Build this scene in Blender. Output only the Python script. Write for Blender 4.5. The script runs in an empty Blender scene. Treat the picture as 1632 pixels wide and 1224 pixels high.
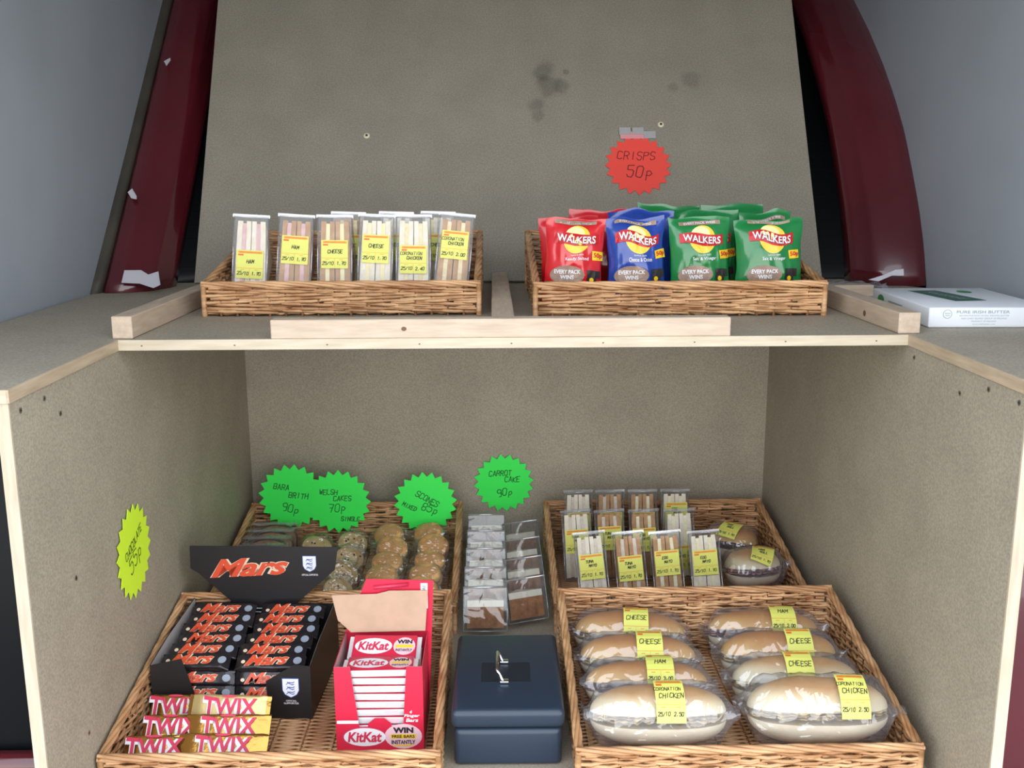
import bpy, bmesh, math, random
from mathutils import Vector, Matrix, noise
PI = math.pi
random.seed(7)
S = bpy.context.scene
COL = S.collection
# ---------------------------------------------------------------- camera
def look(pitch, yaw, roll):
    f = Vector((math.sin(yaw)*math.cos(pitch), math.cos(yaw)*math.cos(pitch), -math.sin(pitch)))
    r = Vector((math.cos(yaw), -math.sin(yaw), 0)); u = r.cross(f)
    r2 = r*math.cos(roll)+u*math.sin(roll); u2 = u*math.cos(roll)-r*math.sin(roll)
    return Matrix((r2, u2, -f)).transposed().to_4x4()
cd = bpy.data.cameras.new('camera'); cam = bpy.data.objects.new('camera', cd); COL.objects.link(cam)
cd.sensor_width = 36; cd.lens = 36*1628.7/1632; cd.clip_start = .02
cam.matrix_world = Matrix.Translation((-.0408, -1.7926, 1.0161)) @ look(.2066, .0187, -.0038)
S.camera = cam
# ---------------------------------------------------------------- world, light, exposure
S.view_settings.view_transform = 'Standard'; S.view_settings.look = 'None'
S.view_settings.gamma = 1; S.view_settings.exposure = 0.2
S.cycles.transparent_max_bounces = 24
w = bpy.data.worlds.new('overcast_sky'); S.world = w; w.use_nodes = True
nt = w.node_tree; bgn = nt.nodes['Background']
tc = nt.nodes.new('ShaderNodeTexCoord'); sep = nt.nodes.new('ShaderNodeSeparateXYZ'); cr = nt.nodes.new('ShaderNodeValToRGB')
nt.links.new(tc.outputs['Generated'], sep.inputs[0]); nt.links.new(sep.outputs['Z'], cr.inputs[0]); nt.links.new(cr.outputs[0], bgn.inputs[0])
cr.color_ramp.elements[0].position = 0.0; cr.color_ramp.elements[0].color = (1.0, .99, .97, 1)
cr.color_ramp.elements[1].position = .6; cr.color_ramp.elements[1].color = (.72, .79, .90, 1)
bgn.inputs[1].default_value = 3.5
# ---------------------------------------------------------------- materials
MATS = {}
def mat(name, col, rough=.6, metal=0, spec=.5, var=0, vscale=20, bump=0, bscale=60, coat=0, stretch=None, col2=None, detail=4):
    if name in MATS: return MATS[name]
    m = bpy.data.materials.new(name); m.use_nodes = True; t = m.node_tree; b = t.nodes['Principled BSDF']
    b.inputs['Base Color'].default_value = (*col, 1); b.inputs['Roughness'].default_value = rough
    b.inputs['Metallic'].default_value = metal; b.inputs['Specular IOR Level'].default_value = spec
    b.inputs['Coat Weight'].default_value = coat
    if var or bump or col2:
        c = t.nodes.new('ShaderNodeTexCoord'); mp = t.nodes.new('ShaderNodeMapping'); t.links.new(c.outputs['Object'], mp.inputs[0])
        if stretch: mp.inputs['Scale'].default_value = stretch
    if var or col2:
        n = t.nodes.new('ShaderNodeTexNoise'); n.inputs['Scale'].default_value = vscale; n.inputs['Detail'].default_value = detail
        t.links.new(mp.outputs[0], n.inputs['Vector'])
        r = t.nodes.new('ShaderNodeValToRGB'); t.links.new(n.outputs['Fac'], r.inputs[0]); t.links.new(r.outputs[0], b.inputs['Base Color'])
        r.color_ramp.elements[0].position = .33; r.color_ramp.elements[1].position = .67
        c2 = col2 or tuple(min(1, x*(1+var)) for x in col); c1 = col if col2 else tuple(x*(1-var) for x in col)
        r.color_ramp.elements[0].color = (*c1, 1); r.color_ramp.elements[1].color = (*c2, 1)
    if bump:
        n2 = t.nodes.new('ShaderNodeTexNoise'); n2.inputs['Scale'].default_value = bscale; t.links.new(mp.outputs[0], n2.inputs['Vector'])
        bp = t.nodes.new('ShaderNodeBump'); bp.inputs['Strength'].default_value = bump; bp.inputs['Distance'].default_value = .002
        t.links.new(n2.outputs['Fac'], bp.inputs['Height']); t.links.new(bp.outputs[0], b.inputs['Normal'])
    MATS[name] = m; return m
def clear(name, tint=(.95, .96, .97), gloss=.10, cloud=.03, rough=.08, cloudcol=(.8, .83, .87), bump=0, bscale=40):
    m = bpy.data.materials.new(name); m.use_nodes = True; t = m.node_tree; t.nodes.clear()
    o = t.nodes.new('ShaderNodeOutputMaterial'); tr = t.nodes.new('ShaderNodeBsdfTransparent'); tr.inputs[0].default_value = (*tint, 1)
    gl = t.nodes.new('ShaderNodeBsdfGlossy'); gl.inputs['Roughness'].default_value = rough
    if bump:
        g = t.nodes.new('ShaderNodeTexCoord'); n2 = t.nodes.new('ShaderNodeTexNoise'); n2.inputs['Scale'].default_value = bscale; n2.inputs['Detail'].default_value = 1.5; n2.inputs['Distortion'].default_value = 1.2
        t.links.new(g.outputs['Object'], n2.inputs['Vector']); bp = t.nodes.new('ShaderNodeBump'); bp.inputs['Strength'].default_value = bump; bp.inputs['Distance'].default_value = .012
        t.links.new(n2.outputs['Fac'], bp.inputs['Height']); t.links.new(bp.outputs[0], gl.inputs['Normal'])
    df = t.nodes.new('ShaderNodeBsdfDiffuse'); df.inputs[0].default_value = (*cloudcol, 1)
    fr = t.nodes.new('ShaderNodeLayerWeight'); fr.inputs[0].default_value = .5
    pw = t.nodes.new('ShaderNodeMath'); pw.operation = 'POWER'; pw.inputs[1].default_value = 4
    ad = t.nodes.new('ShaderNodeMath'); ad.operation = 'MULTIPLY_ADD'; ad.inputs[1].default_value = .7; ad.inputs[2].default_value = gloss; ad.use_clamp = True
    m1 = t.nodes.new('ShaderNodeMixShader'); m1.inputs[0].default_value = cloud; m2 = t.nodes.new('ShaderNodeMixShader')
    t.links.new(tr.outputs[0], m1.inputs[1]); t.links.new(df.outputs[0], m1.inputs[2])
    t.links.new(fr.outputs['Facing'], pw.inputs[0]); t.links.new(pw.outputs[0], ad.inputs[0]); t.links.new(ad.outputs[0], m2.inputs[0])
    t.links.new(m1.outputs[0], m2.inputs[1]); t.links.new(gl.outputs[0], m2.inputs[2]); t.links.new(m2.outputs[0], o.inputs[0])
    MATS[name] = m; return m
def chipboard(name, base=(.375, .328, .248), stains=()):
    m = bpy.data.materials.new(name); m.use_nodes = True; t = m.node_tree; b = t.nodes['Principled BSDF']; L = t.links.new
    b.inputs['Roughness'].default_value = .6; b.inputs['Specular IOR Level'].default_value = .5
    c = t.nodes.new('ShaderNodeTexCoord')
    def N(sc, det, lo, hi, c1, c2):
        n = t.nodes.new('ShaderNodeTexNoise'); n.inputs['Scale'].default_value = sc; n.inputs['Detail'].default_value = det
        L(c.outputs['Object'], n.inputs['Vector']); r = t.nodes.new('ShaderNodeValToRGB'); L(n.outputs['Fac'], r.inputs[0])
        r.color_ramp.elements[0].position = lo; r.color_ramp.elements[1].position = hi
        r.color_ramp.elements[0].color = (c1, c1, c1, 1); r.color_ramp.elements[1].color = (c2, c2, c2, 1); return r
    a = N(260, 6, .36, .64, .82, 1.13); d = N(7, 3, .3, .7, .92, 1.06); e = N(430, 2, .64, .74, 1, .72)
    last = t.nodes.new('ShaderNodeRGB'); last.outputs[0].default_value = (*base, 1); last = last.outputs[0]
    def mul(x, y):
        mx = t.nodes.new('ShaderNodeMix'); mx.data_type = 'RGBA'; mx.blend_type = 'MULTIPLY'; mx.inputs['Factor'].default_value = 1
        L(x, mx.inputs['A']); L(y, mx.inputs['B']); return mx.outputs['Result']
    for r in (a, d, e): last = mul(last, r.outputs[0])
    ns = t.nodes.new('ShaderNodeTexNoise'); ns.inputs['Scale'].default_value = 22; ns.inputs['Detail'].default_value = 4; L(c.outputs['Object'], ns.inputs['Vector'])
    for (x, y, z, rad, k) in stains:
        vm = t.nodes.new('ShaderNodeVectorMath'); vm.operation = 'DISTANCE'; vm.inputs[1].default_value = (x, y, z); L(c.outputs['Object'], vm.inputs[0])
        ad = t.nodes.new('ShaderNodeMath'); ad.operation = 'MULTIPLY_ADD'; ad.inputs[1].default_value = rad*1.6; L(ns.outputs['Fac'], ad.inputs[0]); L(vm.outputs['Value'], ad.inputs[2])
        mr = t.nodes.new('ShaderNodeMapRange'); mr.inputs['From Min'].default_value = rad*1.3; mr.inputs['From Max'].default_value = rad*2.1
        mr.inputs['To Min'].default_value = k; mr.inputs['To Max'].default_value = 1; mr.interpolation_type = 'SMOOTHSTEP'; L(ad.outputs[0], mr.inputs['Value'])
        last = mul(last, mr.outputs[0])
    L(last, b.inputs['Base Color'])
    bp = t.nodes.new('ShaderNodeBump'); bp.inputs['Strength'].default_value = .25; bp.inputs['Distance'].default_value = .001
    L(a.outputs[0], bp.inputs['Height']); L(bp.outputs[0], b.inputs['Normal'])
    MATS[name] = m; return m
M_board = chipboard('chipboard', stains=())
M_pine = mat('pine', (.50, .42, .30), .55, col2=(.60, .52, .39), vscale=14, stretch=(1, 6, 9), detail=6)
M_pinelong = mat('pine_lengthwise', (.42, .32, .21), .55, col2=(.58, .46, .32), vscale=10, stretch=(7, 1, 9), detail=6)
M_knot = mat('pine_knot', (.16, .08, .04), .6)
M_grey = mat('grey_painted_panel', (.37, .41, .455), .38, var=.05, vscale=3, bump=.06, bscale=500)
M_maroon = mat('maroon_car_paint', (.10, .010, .016), .18, coat=.6, var=.2, vscale=2)
M_black = mat('black_glass', (.006, .007, .008), .3, spec=.12)
M_seal = mat('brown_rubber_seal', (.06, .052, .04), .6, var=.2, vscale=8)
M_asphalt = mat('asphalt', (.24, .235, .23), .9, var=.3, vscale=40)
M_screw = mat('zinc_screw', (.45, .44, .42), .35, 1)
M_brass = mat('brass_cup', (.75, .62, .38), .3, 1)
M_dark = mat('dark_hole', (.012, .012, .012), .7)
M_wick = mat('wicker', (.33, .14, .05), .38, col2=(.74, .45, .23), vscale=24, stretch=(.35, .35, 3.4), detail=3, bump=.2, bscale=200)
M_wickd = mat('wicker_stake', (.20, .085, .03), .5, var=.3, vscale=60)
M_clear = clear('clear_plastic', gloss=.045, cloud=.03, rough=.06)
M_film = clear('cellophane', gloss=.15, cloud=.03, rough=.05, bump=1, bscale=34)
M_bag = clear('cloudy_bag_film', gloss=.13, cloud=.07, rough=.09, cloudcol=(.80, .83, .95), bump=.8, bscale=22)
M_edgeb = clear('highlight_plastic_edge', tint=(.9, .92, .95), gloss=.5, cloud=.4, rough=.1)  # white highlight along the pack lip put into the cloudy colour
M_edge = clear('moulded_plastic_edge', tint=(.9, .92, .95), gloss=.2, cloud=.12, rough=.08)
M_ink = mat('black_ink', (.015, .014, .02), .6)
M_yel = mat('yellow_sticker', (.78, .79, .17), .5)
M_yel2 = mat('yellow_sticker_band', (.83, .42, .06), .5)
M_ored = mat('orange_red_print', (.78, .17, .04), .5)
M_white = mat('white_print', (.82, .82, .84), .5)
M_silver = mat('silver_foil', (.72, .72, .75), .28, .8, bump=.4, bscale=90)
M_gold = mat('gold_foil', (.55, .29, .07), .26, .9, bump=.5, bscale=110)
M_goldglare = mat('glare_gold_foil', (.72, .55, .25), .4, .6, bump=.3, bscale=110)  # paler foil colour stands in for the reflection on the top bar
M_red = mat('red_print', (.60, .02, .025), .4)
M_pred = mat('pinkish_red_print', (.62, .035, .09), .4)
M_mred = mat('orange_red_lettering', (.70, .085, .035), .4)
M_cream = mat('cream_outline', (.80, .62, .45), .5)
M_blackcard = mat('black_card', (.016, .014, .015), .42)
M_blackwrap = mat('black_wrapper', (.02, .017, .02), .22, bump=.25, bscale=60)
M_cardin = mat('grey_card_inside', (.42, .38, .36), .8)
M_kraft = mat('brown_card_inside', (.50, .33, .23), .85, var=.06, vscale=30)
M_blue = mat('blue_print', (.04, .10, .40), .5)
# ---------------------------------------------------------------- mesh builder
class MB:
    def __init__(s): s.v = []; s.f = []; s.k = []; s.sm = []; s.mats = []
    def add(s, vs, fs, m, M=None, smooth=False):
        if m not in s.mats: s.mats.append(m)
        k = s.mats.index(m); n = len(s.v)
        s.v += [tuple(M @ Vector(p)) for p in vs] if M is not None else [tuple(p) for p in vs]
        s.f += [tuple(i+n for i in f) for f in fs]; s.k += [k]*len(fs); s.sm += [smooth]*len(fs)
    def box(s, x0, y0, z0, x1, y1, z1, m, M=None, bev=0, seg=2):
        if bev:
            bm = bmesh.new(); bmesh.ops.create_cube(bm, size=1)
            for v in bm.verts: v.co = Vector((x0+(v.co.x+.5)*(x1-x0), y0+(v.co.y+.5)*(y1-y0), z0+(v.co.z+.5)*(z1-z0)))
            bmesh.ops.bevel(bm, geom=bm.edges[:], offset=bev, segments=seg, profile=.5, affect='EDGES')
            bm.verts.index_update(); s.add([v.co.copy() for v in bm.verts], [[v.index for v in f.verts] for f in bm.faces], m, M, seg > 1); bm.free(); return
        p = [(x0,y0,z0),(x1,y0,z0),(x1,y1,z0),(x0,y1,z0),(x0,y0,z1),(x1,y0,z1),(x1,y1,z1),(x0,y1,z1)]
        s.add(p, [(0,3,2,1),(4,5,6,7),(0,1,5,4),(1,2,6,5),(2,3,7,6),(3,0,4,7)], m, M)
    def tube(s, path, r, m, n=6, M=None, caps=True):
        P = [Vector(p) for p in path]; vs = []; fs = []; L = len(P)
        for i, p in enumerate(P):
            d = (P[min(i+1, L-1)]-P[max(i-1, 0)]).normalized()
            a = d.cross(Vector((0, 0, 1))); a = a.normalized() if a.length > .2 else d.cross(Vector((0, 1, 0))).normalized()
            b = d.cross(a); q = r[i] if isinstance(r, (list, tuple)) else r
            for j in range(n):
                t = 2*PI*j/n; vs.append(p+a*(q*math.cos(t))+b*(q*math.sin(t)))
        for i in range(L-1):
            for j in range(n): fs.append((i*n+j, i*n+(j+1) % n, (i+1)*n+(j+1) % n, (i+1)*n+j))
        if caps: fs.append(tuple(range(n))); fs.append(tuple(reversed(range((L-1)*n, L*n))))
        s.add(vs, fs, m, M, True)
    def grid(s, nu, nv, fn, m, M=None, smooth=True, closeu=False):
        vs = [fn(i/(nu if closeu else nu-1), j/(nv-1)) for j in range(nv) for i in range(nu)]
        fs = [(j*nu+i, j*nu+(i+1) % nu, (j+1)*nu+(i+1) % nu, (j+1)*nu+i) for j in range(nv-1) for i in range(nu if closeu else nu-1)]
        s.add(vs, fs, m, M, smooth)
    def prism(s, pts, m, M=None, h0=0, h1=.01, axes='xy'):
        n = len(pts)
        def P(a, b, c): return (a, b, c) if axes == 'xy' else ((a, c, b) if axes == 'xz' else (c, a, b))
        vs = [P(a, b, h0) for a, b in pts]+[P(a, b, h1) for a, b in pts]
        fs = [tuple(range(n)), tuple(reversed(range(n, 2*n)))]+[(i, i+n, (i+1) % n+n, (i+1) % n) for i in range(n)]
        s.add(vs, fs, m, M)
    def flat(s, polys, fmap, m, M=None):     # polys = (verts2d, faces) put through a map
        s.add([fmap(a, b) for a, b in polys[0]], polys[1], m, M)
    def disc(s, cx, cy, rx, ry, fmap, m, M=None, n=24, rings=3, a0=0, a1=2*PI):
        vs = [fmap(cx, cy)]; fs = []
        for k in range(1, rings+1):
            for i in range(n): t = a0+(a1-a0)*i/n; vs.append(fmap(cx+rx*k/rings*math.cos(t), cy+ry*k/rings*math.sin(t)))
        for i in range(n):
            fs.append((0, 1+i, 1+(i+1) % n))
            for k in range(rings-1): a = 1+k*n; fs.append((a+i, a+n+i, a+n+(i+1) % n, a+(i+1) % n))
        s.add(vs, fs, m, M)
    def build(s, name, parent=None, loc=None, rot=None, mw=None):
        me = bpy.data.meshes.new(name); me.from_pydata(s.v, [], s.f)
        for m in s.mats: me.materials.append(m)
        me.polygons.foreach_set('material_index', s.k); me.polygons.foreach_set('use_smooth', s.sm); me.update()
        o = bpy.data.objects.new(name, me); COL.objects.link(o)
        if parent: o.parent = parent
        if loc: o.location = loc
        if rot: o.rotation_euler = rot
        if mw is not None: o.matrix_world = mw
        return o
def tag(o, label=None, cat=None, group=None, kind=None):
    if label: o['label'] = label
    if cat: o['category'] = cat
    if group: o['group'] = group
    if kind: o['kind'] = kind
    return o
def thing(name, label, cat, loc=(0, 0, 0), rot=(0, 0, 0), group=None):
    o = bpy.data.objects.new(name, None); COL.objects.link(o); o.empty_display_size = .03
    o.location = loc; o.rotation_euler = rot; return tag(o, label, cat, group)
def copy_tree(o, label, loc, rot=None, scale=None, group=None):
    def rec(a, par):
        c = a.copy(); COL.objects.link(c)
        if par: c.parent = par
        for ch in list(a.children): rec(ch, c)
        return c
    c = rec(o, None); c['label'] = label; c.location = loc
    if rot: c.rotation_euler = rot
    if scale: c.scale = scale
    if group: c['group'] = group
    return c
# ---------------------------------------------------------------- writing
def _g(txt): return [[(int(p[0]), int(p[1])) for p in s.split()] for s in txt.split(',')]
FONT = {k: _g(v) for k, v in {
'A':'00 26 40,12 32','B':'00 06 36 45 44 33 03,33 42 41 30 00','C':'45 36 16 05 01 10 30 41','D':'00 06 26 44 42 20 00','E':'46 06 00 40,03 33',
'F':'46 06 00,03 33','G':'45 36 16 05 01 10 30 41 43 23','H':'00 06,40 46,03 43','I':'20 26','J':'46 41 30 10 01','K':'00 06,46 03 40','L':'06 00 40',
'M':'00 06 22 46 40','N':'00 06 40 46','O':'10 01 05 16 36 45 41 30 10','P':'00 06 36 45 44 33 03','Q':'10 01 05 16 36 45 41 30 10,22 40','R':'00 06 36 45 44 33 03,23 40',
'S':'45 36 16 05 04 13 33 42 41 30 10 01','T':'20 26,06 46','U':'06 01 10 30 41 46','V':'06 20 46','W':'06 10 24 30 46','X':'00 46,06 40','Y':'06 23 46,23 20',
'Z':'06 46 00 40','0':'10 01 05 16 36 45 41 30 10','1':'20 26 15','2':'05 16 36 45 44 00 40','3':'05 16 36 45 44 33 42 41 30 10 01','4':'30 36 02 42',
'5':'46 06 04 34 43 41 30 10 01','6':'45 36 16 05 01 10 30 41 42 33 03','7':'06 46 20,13 33','8':'13 04 05 16 36 45 44 33 13 02 01 10 30 41 42 33','9':'42 44 45 36 16 05 04 13 43 40 20',
'/':'00 46','.':'10 11','-':'03 43','!':'26 22,20 21','&':'40 05 16 25 01 10 20 42'}.items()}
FONT['p'] = [[(1, -2), (1, 3)], [(1, 3), (3, 3.4), (4, 2), (3, .5), (1, .6)]]
def hand(text, cx, cy, h, th, seed=0, slant=.15, rot=0, gap=1.5):
    rr = random.Random(seed*131+len(text)); u = h/6; adv = (4+gap)*u*.82; W = adv*len(text); vs = []; fs = []
    x = cx-W/2+.3*u
    for ch in text:
        jy = rr.uniform(-.5, .5)*u; sx = .82*u
        for st in FONT.get(ch, []):
            pts = [(x+(a+rr.uniform(-.25, .25))*sx+slant*b*u, cy-h/2+jy+(b+rr.uniform(-.3, .3))*u) for a, b in st]
            for (ax, ay), (bx, by) in zip(pts, pts[1:]):
                d = math.hypot(bx-ax, by-ay) or 1e-6; nx, ny = -(by-ay)/d*th/2, (bx-ax)/d*th/2; ex, ey = (bx-ax)/d*th*.35, (by-ay)/d*th*.35
                n = len(vs); vs += [(ax+nx-ex, ay+ny-ey), (bx+nx+ex, by+ny+ey), (bx-nx+ex, by-ny+ey), (ax-nx-ex, ay-ny-ey)]; fs.append((n+3, n+2, n+1, n))
        x += adv
    if rot:
        c, s_ = math.cos(rot), math.sin(rot); vs = [(cx+(a-cx)*c-(b-cy)*s_, cy+(a-cx)*s_+(b-cy)*c) for a, b in vs]
    return vs, fs
_TC = {}
def printed(text, cx, cy, h, bold=0., shear=0., width=None, rot=0, arc=0):
    key = (text, bold, shear)
    if key not in _TC:
        c = bpy.data.curves.new('t', 'FONT'); c.body = text; c.size = 1; c.offset = bold; c.shear = shear; c.resolution_u = 3; c.align_x = 'LEFT'
        o = bpy.data.objects.new('t', c); COL.objects.link(o); bpy.context.view_layer.update()
        me = bpy.data.meshes.new_from_object(o.evaluated_get(bpy.context.evaluated_depsgraph_get()))
        V = [(v.co.x, v.co.y) for v in me.vertices]; F = [tuple(p.vertices) for p in me.polygons]
        bpy.data.objects.remove(o); bpy.data.curves.remove(c); bpy.data.meshes.remove(me)
        x0 = min(a for a, b in V); x1 = max(a for a, b in V); y0 = min(b for a, b in V); y1 = max(b for a, b in V)
        _TC[key] = ([((a-(x0+x1)/2), (b-(y0+y1)/2)) for a, b in V], F, x1-x0, y1-y0)
    V, F, W, H = _TC[key]; k = h/H; kx = (width/W) if width else k
    vs = [(a*kx, b*k) for a, b in V]
    if arc: vs = [(a, b+arc*(1-(2*a/(W*kx))**2)) for a, b in vs]
    c, s_ = math.cos(rot), math.sin(rot)
    return [(cx+a*c-b*s_, cy+a*s_+b*c) for a, b in vs], F
def rect2(x0, y0, x1, y1, nx=1, ny=1, rot=0):
    cx, cy = (x0+x1)/2, (y0+y1)/2; vs = []; c, s_ = math.cos(rot), math.sin(rot)
    for j in range(ny+1):
        for i in range(nx+1):
            a = x0+(x1-x0)*i/nx-cx; b = y0+(y1-y0)*j/ny-cy; vs.append((cx+a*c-b*s_, cy+a*s_+b*c))
    return vs, [(j*(nx+1)+i, j*(nx+1)+i+1, (j+1)*(nx+1)+i+1, (j+1)*(nx+1)+i) for j in range(ny) for i in range(nx)]
def front(y=0.): return lambda a, b: (a, y, b)           # picture plane facing -y
def up(z=0.): return lambda a, b: (a, b, z)
# ================================================================ SETTING
def struct(name, mb, **k): return tag(mb.build(name, **k), kind='structure')
def lerp(tab, z):
    for (a, b), (c, d) in zip(tab, tab[1:]):
        if z <= c: return b+(d-b)*(z-a)/(c-a)
    return b+(d-b)*(z-a)/(c-a)
RP = [(.6, .755), (.72, .775), (.82, .81), (.918, .86), (1.01, .92), (1.111, .99), (1.21, 1.08), (1.307, 1.184), (1.41, 1.31), (1.516, 1.456), (1.8, 1.85)]
LP = [(.6, .59), (.72, .70), (1.079, 1.044), (1.517, 1.453), (1.8, 1.72)]
ZS = [.7256+i*.036 for i in range(31)]
def side(sign, tab, x, name):
    m = MB(); pts = [(-1.0, .3), (lerp(tab, .6), .3)]+[(lerp(tab, z), z) for z in ZS]+[(-1.0, 1.8)]
    m.prism(pts, M_grey, h0=x, h1=x+sign*.03, axes='yz'); return struct(name, m)
side(-1, LP, -1.02, 'wall_left'); side(1, RP, 1.06, 'wall_right')
def pillar(sign, tab, prof, name, mt, x_add=0):
    m = MB(); vs = []; n = len(prof)
    for z in ZS:
        y = lerp(tab, z)
        for (px, oy) in prof: vs.append((sign*px, y+oy*(1-.25*(z-.7)), z))
    fs = [(j*n+i, j*n+i+1, (j+1)*n+i+1, (j+1)*n+i) for j in range(len(ZS)-1) for i in range(n-1)]
    m.add(vs, fs, mt, smooth=True); o = struct(name, m)
    sd = o.modifiers.new('thick', 'SOLIDIFY'); sd.thickness = .012; sd.offset = sign*1.0; return o
pillar(1, RP, [(1.09, .01), (1.058, -.002), (1.045, -.012), (1.03, -.012), (1.0, -.008), (.965, .0), (.94, .012), (.93, .024), (.922, .045), (.908, .058), (.896, .072), (.888, .11)], 'trim_1', M_maroon)
pillar(-1, LP, [(.995, .016), (.985, .006), (.955, .006), (.935, .012), (.912, .028), (.892, .045), (.882, .06), (.876, .09), (.866, .11), (.860, .13), (.858, .16)], 'trim_2', M_maroon)
pillar(-1, LP, [(1.05, .006), (1.022, .0), (1.008, -.004), (.999, .004), (.994, .03)], 'trim_3', M_seal)
m = MB(); vs = []
for z in ZS:
    vs += [(-.96, lerp(LP, z)+.24, z), (.98, lerp(RP, z)+.20, z)]
m.add(vs, [(2*j, 2*j+1, 2*j+3, 2*j+2) for j in range(len(ZS)-1)], M_black, smooth=True)
o = struct('wall_back', m); sd = o.modifiers.new('thick', 'SOLIDIFY'); sd.thickness = .02; sd.offset = -1
m = MB(); m.box(-1.3, 2.3, -.4, 1.3, 2.33, 2.4, M_black); m.box(-1.33, .9, -.4, -1.3, 2.3, 2.4, M_black); m.box(1.3, .9, -.4, 1.33, 2.3, 2.4, M_black); m.box(-1.3, 1.83, 1.87, 1.3, 2.3, 1.9, M_black); struct('rear_light_block', m)  # unseen black enclosure added to stop sky light from behind
# dark lower body either side of the counter
m = MB(); m.box(-1.6, -.30, -.5, -.735, -.27, .60, M_black, bev=.01); m.box(-1.6, -.34, -.5, -.735, -.30, .12, M_maroon, bev=.015); struct('trim_4', m)
m = MB(); m.box(.735, -.30, -.5, 1.6, -.27, .60, M_maroon, bev=.01); struct('trim_5', m)
m = MB(); m.box(-4, -5, -.56, 4, 3, -.5, M_asphalt); struct('floor', m)
m = MB(); m.prism([(-.72, 1.78), (1.9, 1.83), (1.9, 1.86), (-.72, 1.81)], M_grey, h0=-1.1, h1=1.14, axes='yz'); struct('overhead_shade', m)  # unseen overhead slab, added and lengthened to darken the upper scene
# ================================================================ CHIPBOARD COUNTER
ZT = .7246; W0 = .705; YF = -.4163; YB = .9146
unit = thing('display_counter', 'u-shaped chipboard display counter with pine-edged top shelf and side panels', 'counter', (0, 0, 0))
m = MB(); m.prism([(-1.012, YF), (-W0, YF), (-W0, 0), (W0, 0), (W0, YF), (1.05, YF), (1.05, .70), (.90, YB+.03), (-.90, YB+.03), (-1.012, .70)], M_board, h0=ZT-.018, h1=ZT)
shelf = m.build('top_shelf', unit)
for (a, b) in (((-W0+.004, -.003), (W0-.004, .0)), ((-1.012, YF-.004), (-W0, YF)), ((W0, YF-.004), (1.05, YF))):
    m = MB(); m.box(a[0], a[1], ZT-.0182, b[0], b[1], ZT+.0004, M_pine); m.build('shelf_edging', unit)
for s in (-1, 1):
    m = MB(); m.box(min(s*W0, s*(W0-.004)), YF-.004, ZT-.0182, max(s*W0, s*(W0-.004)), .0, ZT+.0004, M_pinelong); m.build('shelf_edging', unit)
    m = MB(); m.box(min(s*W0, s*(W0+.018)), YF+.004, 0, max(s*W0, s*(W0+.018)), YB-.001, ZT-.0183, M_board); sp = m.build('side_panel', unit)
    m = MB(); m.box(min(s*W0, s*(W0+.018)), YF, 0, max(s*W0, s*(W0+.018)), YF+.004, ZT-.0183, mat('pine_upright', (.52, .43, .31), .55, col2=(.64, .55, .42), vscale=10, stretch=(9, 7, 1), detail=6)); m.build('panel_edging', unit)
    scr = [(-.383, .688), (-.305, .688), (-.255, .653), (-.256, .385), (-.263, .119)] if s < 0 else [(-.026, .688), (-.211, .664), (-.303, .690), (-.394, .690)]
    for (y, z) in scr:
        m = MB(); x = s*(W0-.0008)
        m.disc(0, 0, .0042, .0042, lambda a, b: (x, y+a, z+b), M_screw, n=12, rings=1); m.disc(0, 0, .0016, .0016, lambda a, b: (x-s*.0003, y+a, z+b), M_dark, n=8, rings=1)
        m.build('screw', sp)
m = MB(); m.box(-W0-.018, YB, 0, W0+.018, YB+.018, ZT-.0183, M_board); m.build('back_panel', unit)
m = MB(); m.box(-W0-.018, YF, -.018, W0+.018, YB+.018, 0, M_board); m.build('base_board', unit)
m = MB(); m.disc(0, 0, .005, .005, lambda a, b: (-.745+a, -.38+b, ZT+.0005), M_dark, n=12, rings=1); m.build('screw_hole', shelf)
for k in range(9):
    x = -.66+k*.163; m = MB(); m.disc(0, 0, .0018, .0013, lambda a, b: (x+a, -.0033, ZT-.010+b), M_knot, n=8, rings=1); m.build('nail_head', shelf)
# battens on the shelf
def batten(label, x0, y0, x1, y1, wd, h, end=True, screws=(), mt=M_pinelong, knots=()):
    L = math.hypot(x1-x0, y1-y0); a = math.atan2(y1-y0, x1-x0)
    t = thing('timber_batten', label, 'batten', (x0, y0, ZT+.0003), (0, 0, a), 'pale pine battens on the top shelf')
    m = MB(); m.box(0, -wd/2, 0, L, wd/2, h, mt, bev=.0015, seg=1)
    for (u, side, z, r) in knots:
        if side: m.disc(u, z, r*1.2, r, lambda p, q: (p, side*(wd/2+.0003), q), M_knot, n=12, rings=1)
    m.build('timber_bar', t)
    for u in screws:
        m = MB(); m.disc(0, 0, .003, .003, lambda p, q: (u+p, q, h+.0004), M_screw, n=12, rings=1); m.build('screw', t)
M_pinex = mat('pine_along_batten', (.48, .37, .27), .55, col2=(.60, .48, .36), vscale=12, stretch=(1.2, 8, 9), detail=6)
batten('pine batten lying across the front edge of the top shelf', -.433, .0135, .382, .0135, .032, .034, screws=(.06, .40), mt=M_pinex, knots=((.235, -1, .017, .004),))
batten('left pine batten running back under the sandwich basket\'s corner', -.698, .012, -.690, .60, .036, .040, mt=M_pinex)
batten('pine batten running back between the two upper baskets', -.0225, .032, -.0225, .85, .041, .033, mt=M_pinex)
batten('right pine batten running back beside the white butter carton', .708, .012, .692, .60, .040, .038, mt=M_pinex, knots=((.16, 1, .015, .006),))
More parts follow.
